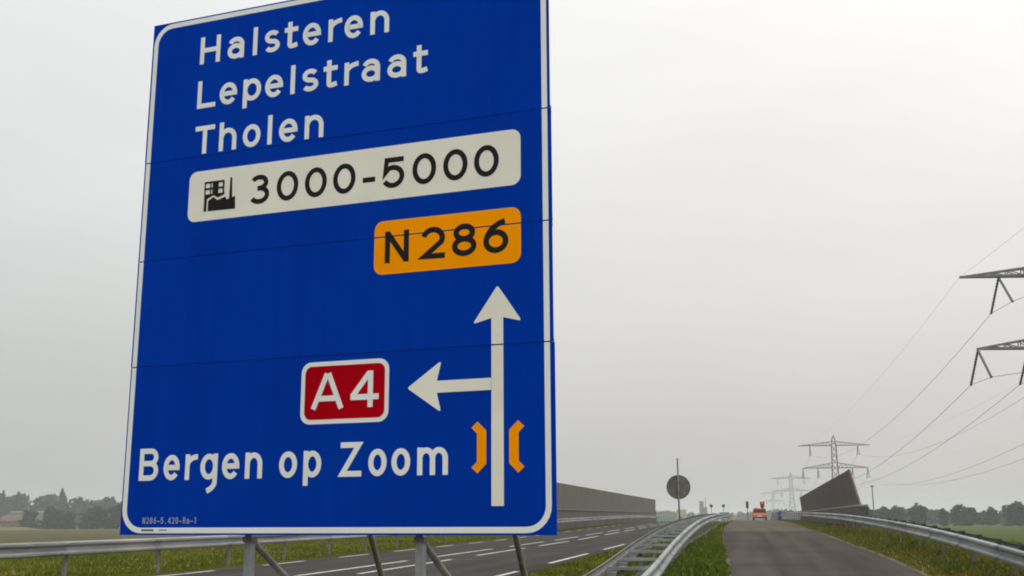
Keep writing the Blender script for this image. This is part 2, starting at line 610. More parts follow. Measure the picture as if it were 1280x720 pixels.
# dark strip under the double barrier, its colour standing in for shaded ground
ribbon('ground_shade_strip', C(-2.55), C(-1.75), lambda y: ground_z(-2.1, y) + 0.03, [y for y in stations if 12 <= y <= 200], 0.03, M['shaded_ground'], sub=1)


# ------------------------------------------------------------------ stroke lettering for the sign
def ell(cx, cy, rx, ry, a0, a1, n=22):
    return [(cx + rx * math.cos(math.radians(a0 + (a1 - a0) * i / n)), cy + ry * math.sin(math.radians(a0 + (a1 - a0) * i / n))) for i in range(n + 1)]


def bez(p0, p1, p2, p3, n=14):
    r = []
    for i in range(n + 1):
        t = i / n
        r.append(tuple((1 - t) ** 3 * a + 3 * (1 - t) ** 2 * t * b + 3 * (1 - t) * t * t * c + t ** 3 * d for a, b, c, d in zip(p0, p1, p2, p3)))
    return r


def glyph(ch, w, cap, s, xh):
    """Centre lines of one sign letter in a box w wide; s = stroke width."""
    r = s / 2
    x0, x1, cx = r, w - r, w / 2
    y0, yx, yc = r, xh - r, cap - r
    rx = (x1 - x0) / 2
    rya = (yx - y0) / 2
    if ch == 'H':
        return [[(x0, 0), (x0, cap)], [(x1, 0), (x1, cap)], [(x0, cap * .5), (x1, cap * .5)]]
    if ch == 'l':
        return [[(cx, 0), (cx, cap * 1.02)]]
    if ch == 'L':
        return [[(x0, cap), (x0, y0), (w, y0)]]
    if ch == 'T':
        return [[(0, yc), (w, yc)], [(cx, 0), (cx, yc)]]
    if ch == 'N':
        return [[(x0, 0), (x0, cap)], [(x1, 0), (x1, cap)], [(x0, cap - r * .6), (x1, r * .6)]]
    if ch == 'Z':
        return [[(w * .03, yc), (x1 - r * .2, yc), (x0 + r * .1, y0), (w, y0)]]
    if ch == 'A':
        return [[(r * .55, 0), (cx - r * .28, cap - r * .2), ], [(w - r * .55, 0), (cx + r * .28, cap - r * .2)], [(w * .2, cap * .29), (w * .8, cap * .29)]]
    if ch == '4':
        xv = w * .70
        return [[(xv, 0), (xv, cap)], [(xv - r * .3, cap - r * .5), (r * .6, cap * .30)], [(0, cap * .285), (w, cap * .285)]]
    if ch == '-':
        return [[(0, cap * .36), (w, cap * .36)]]
    if ch == '.':
        return [[(cx - r, r), (cx + r, r)]]
    if ch == '1':
        return [[(cx, 0), (cx, cap)], [(cx, cap - r), (cx - w * .35, cap * .78)]]
    if ch == 'o':
        return [ell(cx, xh / 2, rx, rya, 0, 360, 36)]
    if ch == '0':
        return [ell(cx, cap / 2, rx, cap / 2 - r, 0, 360, 40)]
    if ch == 'e':
        return [[(x0 + r * .5, xh * .5), (x1, xh * .5)] + ell(cx, xh / 2, rx, rya, 4, 322, 34)]
    if ch == 'n' or ch == 'h':
        ry = xh * .36
        return [[(x0, 0), (x0, xh if ch == 'n' else cap * 1.02)], ell(cx, yx - ry, rx, ry, 172, 0) + [(x1, 0)]]
    if ch == 'm':
        q = (x1 - x0) / 4
        ry = xh * .30
        return [[(x0, 0), (x0, xh)], ell(x0 + q, yx - ry, q, ry, 172, 0) + [(x0 + 2 * q, 0)], ell(x0 + 3 * q, yx - ry, q, ry, 176, 0) + [(x1, 0)]]
    if ch == 'r':
        return [[(x0, 0), (x0, xh)], ell(w * 1.02, yx - xh * .34, w * 1.02 - x0, xh * .34, 176, 90)]
    if ch == 'p':
        return [[(x0, -cap * .24), (x0, xh)], ell(cx, xh / 2, rx, rya, 0, 360, 36)]
    if ch == 'g':
        return [ell(cx, xh / 2, rx, rya, 0, 360, 36), [(x1, xh), (x1, -cap * .03)] + bez((x1, -cap * .06), (x1, -cap * .18), (w * .72, -cap * .27), (w * .42, -cap * .35), 10)]
    if ch == 'a':
        ry = xh * .27
        rb = xh * .245
        return [ell(cx, yx - ry, rx, ry, 158, 0) + [(x1, 0)], ell(cx - rx * .02, y0 + rb, rx, rb, 0, 360, 32)]
    if ch == 's':
        ry = (yx - y0) / 4
        return [ell(cx, yx - ry, rx * .9, ry, 28, 268, 20) + ell(cx, y0 + ry, rx * .95, ry, 86, -152, 20)]
    if ch == 't':
        xs = w * .40
        return [[(xs, cap * .98), (xs, y0 + xh * .16)] + bez((xs, y0 + xh * .15), (xs, y0), (w * .55, y0 - r * .05), (w * .97, y0 + r * .7), 10), [(0, yx - r * .2), (w, yx - r * .2)]]
    if ch == 'B':
        ym = cap * .53
        k = w * .36

        def bowl(ya, yb, xe):
            rr = (ya - yb) / 2
            return [(x0, ya), (xe - rr, ya)] + ell(xe - rr, (ya + yb) / 2, rr, rr, 90, -90, 16) + [(x0, yb)]
        return [[(x0, 0), (x0, cap)], bowl(yc, ym, x1 - r * .25), bowl(ym, y0, x1)]
    if ch == 'R':
        ym = cap * .48
        rr = (yc - ym) / 2
        return [[(x0, 0), (x0, cap)], [(x0, yc), (x1 - rr, yc)] + ell(x1 - rr, (yc + ym) / 2, rr, rr, 90, -90, 14) + [(x0, ym)], [(cx, ym), (x1, 0)]]
    if ch == '3':
        r1, r2 = (yc - cap * .54) / 2, (cap * .54 - y0) / 2
        return [ell(cx - w * .02, yc - r1, rx * .88, r1, 152, -84, 22), ell(cx, y0 + r2, rx, r2, 90, -152, 24), [(cx - w * .1, cap * .54), (cx + w * .04, cap * .54)]]
    if ch == '5':
        ry = cap * .325 - r * .4
        return [[(w * .93, yc), (w * .17, yc), (w * .11, cap * .50)] + ell(cx - w * .05, y0 + ry, rx * 1.05, ry, 118, -150, 26)]
    if ch == '2':
        ry = cap * .27
        return [ell(cx, yc - ry, rx, ry, 166, -28, 22) + [(x0 + r * .4, y0 + r * .15), (w, y0)]]
    if ch == '8':
        r1, r2 = (yc - cap * .53) / 2, (cap * .53 - y0) / 2
        return [ell(cx, yc - r1, rx * .86, r1, 0, 360, 30), ell(cx, y0 + r2, rx, r2, 0, 360, 32)]
    if ch == '6':
        ry = cap * .30 - r * .3
        return [ell(cx, y0 + ry, rx, ry, 0, 360, 34), bez((x0, y0 + ry), (x0 + w * .02, cap * .62), (w * .38, cap * .86), (w * .86, cap - r * .5), 16)]
    return []


def ribbon2d(path, s):
    """Mitred flat ribbon along a 2-D centre line -> list of quads."""
    P = [Vector(p) for p in path]
    Q = [P[0]]
    for p in P[1:]:
        if (p - Q[-1]).length > 1e-5:
            Q.append(p)
    closed = (Q[0] - Q[-1]).length < 1e-4 and len(Q) > 3
    if closed:
        Q = Q[:-1]
    n = len(Q)
    L, Rr = [], []
    for i in range(n):
        a = Q[i - 1] if (i > 0 or closed) else None
        b = Q[(i + 1) % n] if (i < n - 1 or closed) else None
        d1 = (Q[i] - a).normalized() if a is not None else None
        d2 = (b - Q[i]).normalized() if b is not None else None
        if d1 is None:
            d1 = d2
        if d2 is None:
            d2 = d1
        t = (d1 + d2)
        t = t.normalized() if t.length > 1e-4 else d1
        nn = Vector((-t.y, t.x))
        k = max(0.35, nn.dot(Vector((-d1.y, d1.x))))
        off = nn * (s / 2 / k)
        L.append(Q[i] + off)
        Rr.append(Q[i] - off)
    out = []
    for i in range(n if closed else n - 1):
        j = (i + 1) % n
        out.append([tuple(L[i]), tuple(Rr[i]), tuple(Rr[j]), tuple(L[j])])
    return out


def clip_z(poly, z, keep_above):
    out = []
    n = len(poly)
    for i in range(n):
        a, b = poly[i], poly[(i + 1) % n]
        ina = (a[1] >= z) == keep_above
        inb = (b[1] >= z) == keep_above
        if ina:
            out.append(a)
        if ina != inb:
            t = (z - a[1]) / (b[1] - a[1])
            out.append((a[0] + t * (b[0] - a[0]), z))
    return out


SEAMS = [1.373, 2.285, 3.170]
SW, SH, GAP = 3.742, 4.475, 0.005


def cut(polys):
    """Split flat print where the panels of the sign meet."""
    for z in SEAMS:
        nxt = []
        for p in polys:
            zs2 = [q[1] for q in p]
            if min(zs2) < z - GAP and max(zs2) > z + GAP:
                nxt += [c for c in (clip_z(p, z + GAP, True), clip_z(p, z - GAP, False)) if len(c) > 2]
            else:
                nxt.append(p)
        polys = nxt
    return polys


ZB = 1.897                                # height of the sign's lower edge above its feet


def flat(name, groups, depth, mat, parent, label=None):
    """Flat print on the sign face: each group of polygons sits a hair prouder than the last."""
    mb = MB()
    for k, polys in enumerate(groups):
        y = -depth - 0.00025 * k
        for p in cut(polys):
            area = sum(p[i][0] * p[(i + 1) % len(p)][1] - p[(i + 1) % len(p)][0] * p[i][1] for i in range(len(p)))
            q = p if area > 0 else p[::-1]
            mb.poly([(u, y, z + ZB) for u, z in q])
    o = mb.build(name, mat, parent)
    if label:
        o['label'] = label
    return o


def word(letters, base, cap, xh, s, name, mat, parent, label, depth=0.0025):
    w_ = bpy.data.objects.new(name, None)
    w_.empty_display_size = 0.05
    COL.objects.link(w_)
    w_.parent = parent
    w_['label'] = label
    for ch, a, b in letters:
        groups = [[[(x + a, z + base) for x, z in q] for q in ribbon2d(st, s)] for st in glyph(ch, b - a, cap, s, xh)]
        flat('digit' if ch.isdigit() else 'letter' if ch.isalpha() else 'dash', groups, depth, mat, w_)
    return w_


def rrect(x0, z0, x1, z1, r, n=7):
    pts = []
    for cx, cz, a in ((x1 - r, z1 - r, 0), (x0 + r, z1 - r, 90), (x0 + r, z0 + r, 180), (x1 - r, z0 + r, 270)):
        for i in range(n + 1):
            t = math.radians(a + 90 * i / n)
            pts.append((cx + r * math.cos(t), cz + r * math.sin(t)))
    return pts


# ------------------------------------------------------------------ the big direction sign
sign = thing('direction_sign', 'large blue direction sign on steel posts reading Halsteren, Lepelstraat, Tholen and Bergen op Zoom', 'road sign',
             (-4.998, 8.250, -2.0 + E), math.radians(-8.567))
edges = [0.0] + SEAMS + [SH]
for i in range(4):
    z0, z1 = edges[i] + (GAP / 2 if i else 0), edges[i + 1] - (GAP / 2 if i < 3 else 0)
    du = (0.004, -0.004, -0.002, -0.010)[i]
    p = MB().box((du * .3, 0.0, z0 + ZB), (SW + du, 0.022, z1 + ZB)).build('sign_panel', BLUES[i], sign)
    # folded stiffening rims on the back of the panel
    MB().box((0.01, 0.0225, z0 + ZB + .005), (SW - .01, 0.052, z0 + ZB + .03)).box((0.01, 0.0225, z1 + ZB - .03), (SW - .01, 0.052, z1 + ZB - .005)).build('back_rib', M['blue_edge'], p)
for z in SEAMS:
    MB().box((0.004, 0.009, z + ZB - .012), (SW - .016, 0.0215, z + ZB + .012)).build('joint_strip', M['seam'], sign)
# white border with rounded corners
mo, wd, ra = 0.014, 0.044, 0.19
outer = rrect(mo, mo, SW - mo - .012, SH - mo, ra)
inner = rrect(mo + wd, mo + wd, SW - mo - .012 - wd, SH - mo - wd, ra - wd)
flat('border', [[[outer[i], outer[(i + 1) % len(outer)], inner[(i + 1) % len(outer)], inner[i]] for i in range(len(outer))]], 0.002, M['white'], sign)
S = 0.043
word([('H', .514, .722), ('a', .800, .966), ('l', 1.050, 1.104), ('s', 1.167, 1.326), ('t', 1.368, 1.500), ('e', 1.548, 1.722), ('r', 1.793, 1.919), ('e', 1.946, 2.118), ('n', 2.187, 2.360)],
     4.020, .254, .203, S, 'place_name', M['white'], sign, 'white lettering reading Halsteren')
word([('L', .512, .700), ('e', .741, .917), ('p', .978, 1.157), ('e', 1.197, 1.372), ('l', 1.440, 1.494), ('s', 1.554, 1.716), ('t', 1.760, 1.892), ('r', 1.957, 2.085), ('a', 2.119, 2.286), ('a', 2.354, 2.522), ('t', 2.584, 2.713)],
     3.608, .254, .201, S, 'place_name', M['white'], sign, 'white lettering reading Lepelstraat')
word([('T', .513, .712), ('h', .760, .935), ('o', .998, 1.172), ('l', 1.236, 1.290), ('e', 1.353, 1.530), ('n', 1.599, 1.777)],
     3.190, .254, .203, S, 'place_name', M['white'], sign, 'white lettering reading Tholen')
word([('B', .155, .344), ('e', .396, .552), ('r', .606, .721), ('g', .752, .915), ('e', .957, 1.118), ('n', 1.172, 1.330), ('o', 1.482, 1.643), ('p', 1.699, 1.857), ('Z', 2.016, 2.204), ('o', 2.261, 2.415), ('o', 2.455, 2.611), ('m', 2.668, 2.917)],
     .432, .260, .204, S, 'place_name', M['white'], sign, 'white lettering reading Bergen op Zoom')
# cream panel with factory symbol and numbers
flat('number_plate', [[rrect(.482, 2.588, 3.499, 3.034, .075)]], 0.002, M['cream'], sign, 'cream plate with a factory symbol and 3000-5000')
word([('3', 1.090, 1.284), ('0', 1.354, 1.559), ('0', 1.621, 1.825), ('0', 1.883, 2.088), ('-', 2.153, 2.265), ('5', 2.332, 2.528), ('0', 2.592, 2.797), ('0', 2.857, 3.063), ('0', 3.117, 3.322)],
     2.680, .254, .2, .042, 'number_lettering', M['black'], sign, 'black lettering reading 3000-5000', 0.0032)
ic = [[[(.642, 2.668), (.670, 2.668), (.670, 2.776), (.642, 2.776)]],
      [[(.642, 2.776), (.670, 2.776), (.736, 2.806), (.736, 2.818), (.642, 2.818)]],
      [[(.736, 2.806), (.779, 2.780), (.845, 2.804), (.845, 2.818), (.736, 2.818)]],
      [[(.684, 2.669), (.957, 2.665), (.951, 2.776), (.871, 2.754), (.851, 2.780), (.779, 2.758), (.735, 2.788), (.683, 2.760)]],
      [[(.892, 2.760), (.922, 2.768), (.914, 2.944), (.896, 2.944)]]]
for (a, b) in ((.640, .653), (.697, .709), (.722, .782), (.824, .840)):
    ic.append([[(a, 2.818), (b, 2.818), (b, 2.930), (a, 2.930)]])
for (a, b) in ((2.914, 2.930), (2.858, 2.874)):
    ic.append([[(.640, a), (.840, a), (.840, b), (.640, b)]])
fs = bpy.data.objects.new('factory_symbol', None)
fs.empty_display_size = 0.05
COL.objects.link(fs)
fs.parent = sign
fs['label'] = 'black factory symbol'
flat('symbol_building', ic[:3] + ic[5:], 0.0032, M['black'], fs)
flat('symbol_hall', ic[3:4], 0.0032, M['black'], fs)
flat('symbol_chimney', ic[4:5], 0.0036, M['black'], fs)
# orange route plate
flat('route_plate', [[rrect(2.270, 1.981, 3.498, 2.414, .075)]], 0.002, M['orange'], sign, 'orange route plate N286')
word([('N', 2.364, 2.572), ('2', 2.674, 2.878), ('8', 2.937, 3.139), ('6', 3.195, 3.398)], 2.070, .256, .2, .045, 'route_lettering', M['black'], sign, 'black lettering reading N286', 0.0032)
# red motorway plate
flat('route_plate', [[rrect(1.655, .838, 2.422, 1.324, .085)]], 0.002, M['white'], sign, 'white rim of the red A4 plate')
flat('route_plate', [[rrect(1.690, .873, 2.387, 1.289, .058)]], 0.0032, M['red'], sign, 'red motorway plate A4')
word([('A', 1.757, 2.028), ('4', 2.096, 2.338)], .953, .281, .2, .044, 'route_lettering', M['white'], sign, 'white lettering reading A4', 0.0045)


# arrow diagram
def round_tip(poly, r=0.018):
    out = []
    n = len(poly)
    for i in range(n):
        p, a, b = Vector(poly[i]), Vector(poly[i - 1]), Vector(poly[(i + 1) % n])
        da, db = (a - p).normalized(), (b - p).normalized()
        p0, p1 = p + da * r, p + db * r
        for t in (0, .33, .67, 1):
            q = p0.lerp(p, t).lerp(p.lerp(p1, t), t)
            out.append(tuple(q))
    return out


def arrowhead(tip, w1, w2, notch, r=0.02):
    pts = round_tip([tip, w1, w2], r)
    c = ((tip[0] * 2 + w1[0] + w2[0]) / 4, (tip[1] * 2 + w1[1] + w2[1]) / 4)
    # fan round a point inside; the rear edge is drawn in to the notch
    k = len(pts)
    poly = []
    for i in range(k):
        poly.append(pts[i])
        if i == 7:
            poly.append(notch)
    return [[c, poly[i], poly[(i + 1) % len(poly)]] for i in range(len(poly))]


flat('arrow_diagram', [arrowhead((3.309, 1.822), (3.112, 1.544), (3.498, 1.544), (3.307, 1.588)), [[(3.260, .204), (3.356, .204), (3.354, 1.66), (3.260, 1.66)]],
                       [[(2.74, 1.037), (3.258, 1.040), (3.258, 1.130), (2.74, 1.127)]], arrowhead((2.576, 1.083), (2.853, 1.276), (2.853, .894), (2.810, 1.083))], 0.0025, M['cream'], sign, 'cream arrows pointing up and left')
for s_ in (1, -1):
    ax = 3.3085
    f = lambda d, z: (ax - s_ * d, z)
    flat('bridge_mark', [[[f(.089, .505), f(.089, .745), f(.162, .724), f(.162, .522)], [f(.089, .745), f(.158, .812), f(.206, .768), f(.162, .724)], [f(.089, .505), f(.162, .522), f(.206, .479), f(.158, .436)]]],
         0.0025, M['orange'], sign, 'orange bracket mark beside the arrow')
small = 'N286-5.420-Ra-1'
sx = np.linspace(.218, .752, len(small) + 1)
word([(c, float(a) + .004, float(b) - .006) for c, a, b in zip(small, sx[:-1], sx[1:])], .088, .052, .038, .0075, 'small_print', M['grey_print'], sign, 'tiny grey code in the lower left corner')
flat('maker_mark', [[[(.215, .030), (.335, .030), (.335, .046), (.215, .046)]]], 0.003, M['sign_back'], sign, 'tiny dark mark on the border')
flat('maker_mark', [[[(.385, .033), (.465, .033), (.465, .044), (.385, .044)]]], 0.003, M['coping'], sign, 'tiny pale grey mark on the border')
# support frames: front post, long rear strut, diagonal and base plates
for u in (1.175, 2.655):
    MB().box((u - .030, 0.078, 0.0), (u + .030, 0.140, ZB + 4.30)).build('post', M['post_steel'], sign)
    MB().box((u - .12, 0.0, -0.06), (u + .12, 0.22, 0.02)).build('foot_plate', M['galv_old'], sign)
    ft = (u, 3.30, 0.0)
    MB().tube([(u, 0.11, ZB + 3.24), ft], 0.030, 12).build('strut', M['brace_steel'], sign, smooth=True)
    MB().tube([(u, 0.11, ZB - 0.03), (u, 3.22, 0.03)], 0.027, 12).build('diagonal', M['brace_steel'], sign, smooth=True)
    MB().box((u - .1, 3.15, -0.06), (u + .1, 3.45, 0.03)).build('foot_plate', M['galv_old'], sign)
    MB().box((u - .041, 0.068, ZB - .055), (u + .041, 0.150, ZB - .015)).build('clamp', M['galv_old'], sign)
for z in (0.25, 1.12, 2.05, 2.95, 3.9):
    MB().box((0.15, 0.0535, z + ZB), (SW - .15, 0.071, z + ZB + .06)).build('rail', M['blue_edge'], sign)


# ------------------------------------------------------------------ guard rails
WPROF = [(-.155, .022), (-.138, .074), (-.120, .083), (-.082, .083), (-.064, .070), (-.034, .016), (.034, .016), (.064, .070), (.082, .083), (.120, .083), (.138, .074), (.155, .022)]


def wbeam(path, side):
    """W-section rail along a list of points (centre of the rail); side = +1 faces +X."""
    prof = [(d, z) for z, d in WPROF] + [(d - .006, z) for z, d in reversed(WPROF)]
    mb = MB()
    n = len(prof)
    for k, p in enumerate(path):
        d = Vector(path[min(k + 1, len(path) - 1)]) - Vector(path[max(k - 1, 0)])
        d.z = 0
        d.normalize()
        a = Vector((d.y, -d.x, 0)) * side
        for q, z in prof:
            mb.v.append((p[0] + a.x * q, p[1] + a.y * q, p[2] + z))
    for k in range(len(path) - 1):
        for j in range(n):
            a, b = k * n + j, k * n + (j + 1) % n
            mb.f.append((a, b, b + n, a + n))
    mb.f += [tuple(range(n)), tuple((len(path) - 1) * n + j for j in reversed(range(n)))]
    return mb


GALV = lambda: M[rnd.choice(('galv', 'galv', 'galv2', 'galv3'))]


def splice(x, y, z, side, dx):
    """Lapped joint: a short length of the same section standing 5 mm proud, with bolt heads."""
    m = wbeam([(x + side * .006, y - .16, z), (x + dx + side * .006, y + .16, z)], side)
    for zz_ in (-.10, .10):
        for q in (-.09, .09):
            m.box((x + side * .088, y + q - .018, z + zz_ - .018), (x + side * .106, y + q + .018, z + zz_ + .018))
    return m


def post_mb(x, y, z0, z1, side):
    # C-section post
    mb = MB()
    mb.box((x - .006, y - .05, z0), (x + .006, y + .05, z1))
    mb.box((x - side * .006, y - .05, z0), (x - side * .06, y - .044, z1)) if side > 0 else mb.box((x + .006, y - .05, z0), (x + .06, y - .044, z1))
    mb.box((x - side * .06, y + .044, z0), (x - side * .006, y + .05, z1)) if side > 0 else mb.box((x + .006, y + .044, z0), (x + .06, y + .05, z1))
    return mb


# far guard rail along the left of the main road, facing the road (+X)
gr = thing('guardrail', 'long galvanised guard rail behind the grass strip left of the main road', 'guard rail', (-14.7, 2, zm(2)))
org = tuple(gr.location)
top = lambda y: zm(y) + 0.845 + 0.10 * min(1, max(0, (y - 60) / 30))
y = 2.0
while y < 200:
    ln = 4.0 if y < 90 else 8.0
    pts = [(-14.7, yy, top(yy) - .155) for yy in np.linspace(y, y + ln - .02, 5)]
    wbeam(pts, 1).build('beam', GALV(), gr, world=org)
    if y < 70:
        splice(-14.7, y, top(y) - .155, 1, 0).build('splice', M['galv2'], gr, world=org)
    post_mb(-14.76, y + .28, zm(y) - .35, top(y) - .03, 1).build('post', M['galv_old'], gr, world=org)
    MB().box((-14.752, y + .23, top(y) - .25), (-14.69, y + .33, top(y) - .08)).build('spacer', M['galv_old'], gr, world=org)
    y += ln

# double barrier left of the slip road: two beams joined by cross plates
db = thing('double_guardrail', 'double sided guard rail with ladder like cross plates left of the slip road', 'guard rail', (-2.05, 12.6, ground_z(-2.05, 12.6)))
org = tuple(db.location)
xb = interp([(5, -1.50), (18, -1.56), (24, -1.64), (34, -1.70), (48, -1.83), (70, -1.85), (5000, -1.85)])
btop = lambda y: zs(y) + 0.79 - 0.62 * max(0.0, (15.5 - y) / 3.0) ** 1.5 * (1 if y < 15.5 else 0)
y = 12.6
while y < 170:
    ln = 4.0 if y < 70 else 8.0
    yy_ = np.linspace(y, y + ln - .02, 6)
    wbeam([(xb(q), q, btop(q) - .155) for q in yy_], 1).build('beam', GALV(), db, world=org)
    if y < 60:
        splice(xb(y), y, btop(y) - .155, 1, 0).build('splice', M['galv2'], db, world=org)
    wbeam([(xb(q) - .80, q, btop(q) - .155) for q in yy_], -1).build('beam', M['galv_old'], db, world=org)
    y += ln
y = 12.9
k = 0
while y < 90:
    x, z = xb(y), btop(y)
    cp = MB()
    cp.box((x - .792, y - .035, z - .075), (x - .008, y + .035, z - .068))
    cp.box((x - .792, y - .035, z - .120), (x - .008, y - .030, z - .0752))
    cp.box((x - .792, y + .030, z - .120), (x - .008, y + .035, z - .0752))
    cp.build('cross_plate', M['galv'], db, world=org)
    if k % 2 == 0:
        MB().box((x - .78, y - .05, ground_z(-2.3, y) - .2), (x - .70, y + .05, z - .151)).build('post', M['galv_old'], db, world=org)
    MB().box((x - .795, y - .11, z - .28), (x - .64, y + .11, z - .153)).build('bracket', M['galv'], db, world=org)
    if k % 3 == 0:
        MB().bar((x - .10, y + .10, z - .11), (x - .70, y + 1.1, z - .11), .05, .012).build('diagonal_brace', M['galv'], db, world=org)
    y += 2.15
    k += 1

# right hand rail of the slip road, facing the road (-X)
rr = thing('guardrail', 'galvanised guard rail curving along the right side of the slip road', 'guard rail', (5.0, 4, zs(4)))
org = tuple(rr.location)
xg = interp([(-20, 5.3), (20, 5.02), (47, 4.85), (70, 4.82), (5000, 4.82)])
rtop = lambda y: zs(y) + 0.82 + .04 * min(1, max(0, (y - 35) / 15))
y = 4.0
while y < 150:
    ln = 4.0 if y < 80 else 8.0
    wbeam([(xg(q), q, rtop(q) - .155) for q in np.linspace(y, y + ln - .02, 6)], -1).build('beam', GALV(), rr, world=org)
    if y < 70:
        splice(xg(y), y, rtop(y) - .155, -1, 0).build('splice', M['galv2'], rr, world=org)
    if y < 80:
        wbeam([(xg(q) + .52, q, rtop(q) - .215) for q in np.linspace(y, y + ln - .02, 4)], 1).build('rear_beam', M['galv_old'], rr, world=org)
    y += ln
y = 4.3
k = 0
while y < 100:
    x, z = xg(y), rtop(y)
    if k % 2 == 0:
        post_mb(x + .30, y, zs(y) - .45, z - .16, -1).build('post', M['galv_old'], rr, world=org)
    MB().box((x + .006, y - .05, z - .22), (x + .512, y + .05, z - .105)).build('spacer', M['galv_old'], rr, world=org)
    MB().box((x + .42, y - .09, z - .10), (x + .53, y + .09, z - .015)).build('end_block', M['dark'], rr, world=org)
    k += 1
    y += 2.0 if y < 60 else 4.0


# ------------------------------------------------------------------ noise screens on the bridge
def ribbed_panel(ax, ay, bx, by, za, zb, ta, tb, lean, mat, name, parent, org, face, cut_a=0.0):
    """Upright panel from A to B: bottoms za/zb, tops ta/tb; ribs stand proud towards `face` (+1/-1 in X)."""
    n = 10
    mb = MB()
    for k in range(n * 2 + 1):
        t = k / (n * 2)
        px, py = ax + (bx - ax) * t, ay + (by - ay) * t
        zl, zt = za + (zb - za) * t, ta + (tb - ta) * t
        d = ((.04 if face > 0 else .02) if k % 2 else 0.0) * face
        sh = cut_a * (1 - t)
        mb.v += [(px + d, py, zl), (px + d + lean * (zt - zl), py + sh, zt), (px - .10 * face, py, zl), (px - .10 * face + lean * (zt - zl), py + sh, zt)]
    for k in range(n * 2):
        a, b = 4 * k, 4 * k + 4
        mb.f += [(a, b, b + 1, a + 1), (a + 2, a + 3, b + 3, b + 2), (a + 1, b + 1, b + 3, a + 3), (a, a + 2, b + 2, b)]
    e = 8 * n
    mb.f += [(0, 1, 3, 2), (e, e + 2, e + 3, e + 1)]
    return mb.build(name, mat, parent, world=org)


def line(y0, v0, y1, v1):
    return lambda y: v0 + (v1 - v0) * (y - y0) / (y1 - y0)


XW = -15.75
lw = thing('noise_screen', 'long dark noise screen on a concrete parapet across the main road', 'noise barrier', (XW, 82, zm(82)))
org = tuple(lw.location)
ltop, lled = line(94, 3.18 + E, 203, 3.55 + E), line(94, .95 + E, 203, 1.34 + E)
y, ny = 82.0, 5.0
while y < 202:
    y2 = min(y + ny, 202.0)
    ribbed_panel(XW, y + .03, XW, y2 - .03, lled(y), lled(y2), ltop(y), ltop(y2), 0.02, M['screen'], 'panel', lw, org, 1)
    MB().box((XW - .16, y - .05, lled(y)), (XW - .104, y + .05, ltop(y) - .02)).build('post', M['screen'], lw, world=org)
    y = y2
MB().box((XW - .16, 201.95, lled(202)), (XW - .104, 202.05, ltop(202) - .02)).build('post', M['screen'], lw, world=org)
for a, b in zip(np.arange(82, 202, 20), np.arange(102, 203, 20)):
    m = MB()
    m.v = [(XW - .2, a, zm(a) - .3), (XW + .22, a, zm(a) - .3), (XW + .16, a, lled(a) - .10), (XW - .16, a, lled(a) - .10),
           (XW - .2, b - .02, zm(b) - .3), (XW + .22, b - .02, zm(b) - .3), (XW + .16, b - .02, lled(b) - .10), (XW - .16, b - .02, lled(b) - .10)]
    m.f = [(0, 1, 2, 3), (7, 6, 5, 4), (0, 4, 5, 1), (1, 5, 6, 2), (2, 6, 7, 3), (3, 7, 4, 0)]
    m.build('parapet', M['concrete_d'], lw, world=org)
    m = MB()
    m.v = [(XW - .19, a, lled(a) - .097), (XW + .24, a, lled(a) - .097), (XW + .24, a, lled(a) - .002), (XW - .19, a, lled(a) - .002),
           (XW - .19, b - .02, lled(b) - .097), (XW + .24, b - .02, lled(b) - .097), (XW + .24, b - .02, lled(b) - .002), (XW - .19, b - .02, lled(b) - .002)]
    m.f = [(0, 1, 2, 3), (7, 6, 5, 4), (0, 4, 5, 1), (1, 5, 6, 2), (2, 6, 7, 3), (3, 7, 4, 0)]
    m.build('coping', M['concrete'], lw, world=org)

XR = 6.62
rw = thing('noise_screen', 'dark slanting end of the noise screen right of the slip road crest', 'noise barrier', (XR, 66, zs(66)))
org = tuple(rw.location)
rt, rl = line(68, 2.98 + E, 135, 2.50 + E), line(66, .80 + E, 134, .84 + E)
y = 67.6
first = True
while y < 134.5:
    y2 = min(y + 4.8, 134.8)
    ribbed_panel(XR, y + (.0 if first else .025), XR, y2 - .025, rl(y), rl(y2), rt(y), rt(y2), -0.10, M['screen_r'], 'panel', rw, org, -1, 3.0 if first else 0.0)
    if not first:
        MB().bar((XR + .16, y, rl(y)), (XR + .16 - .10 * (rt(y) - rl(y)), y, rt(y) - .02), .10, .1).build('post', M['screen_r'], rw, world=org)
    first = False
    y = y2
for a, b in ((65.6, 88), (88, 112), (112, 134.8)):
    for nm, mt, xa, xbb, lo, hi in (('parapet', 'concrete_d', XR - .24, XR + .24, None, -.09), ('coping', 'coping', XR - .27, XR + .27, -.087, -.003)):
        m = MB()
        for q in (a, b - .02):
            z0 = (zs(q) - .9) if lo is None else rl(q) + lo
            m.v += [(xa, q, z0), (xbb, q, z0), (xbb, q, rl(q) + hi), (xa, q, rl(q) + hi)]
        m.f = [(0, 1, 2, 3), (7, 6, 5, 4), (0, 4, 5, 1), (1, 5, 6, 2), (2, 6, 7, 3), (3, 7, 4, 0)]
        m.build(nm, M[mt], rw, world=org)

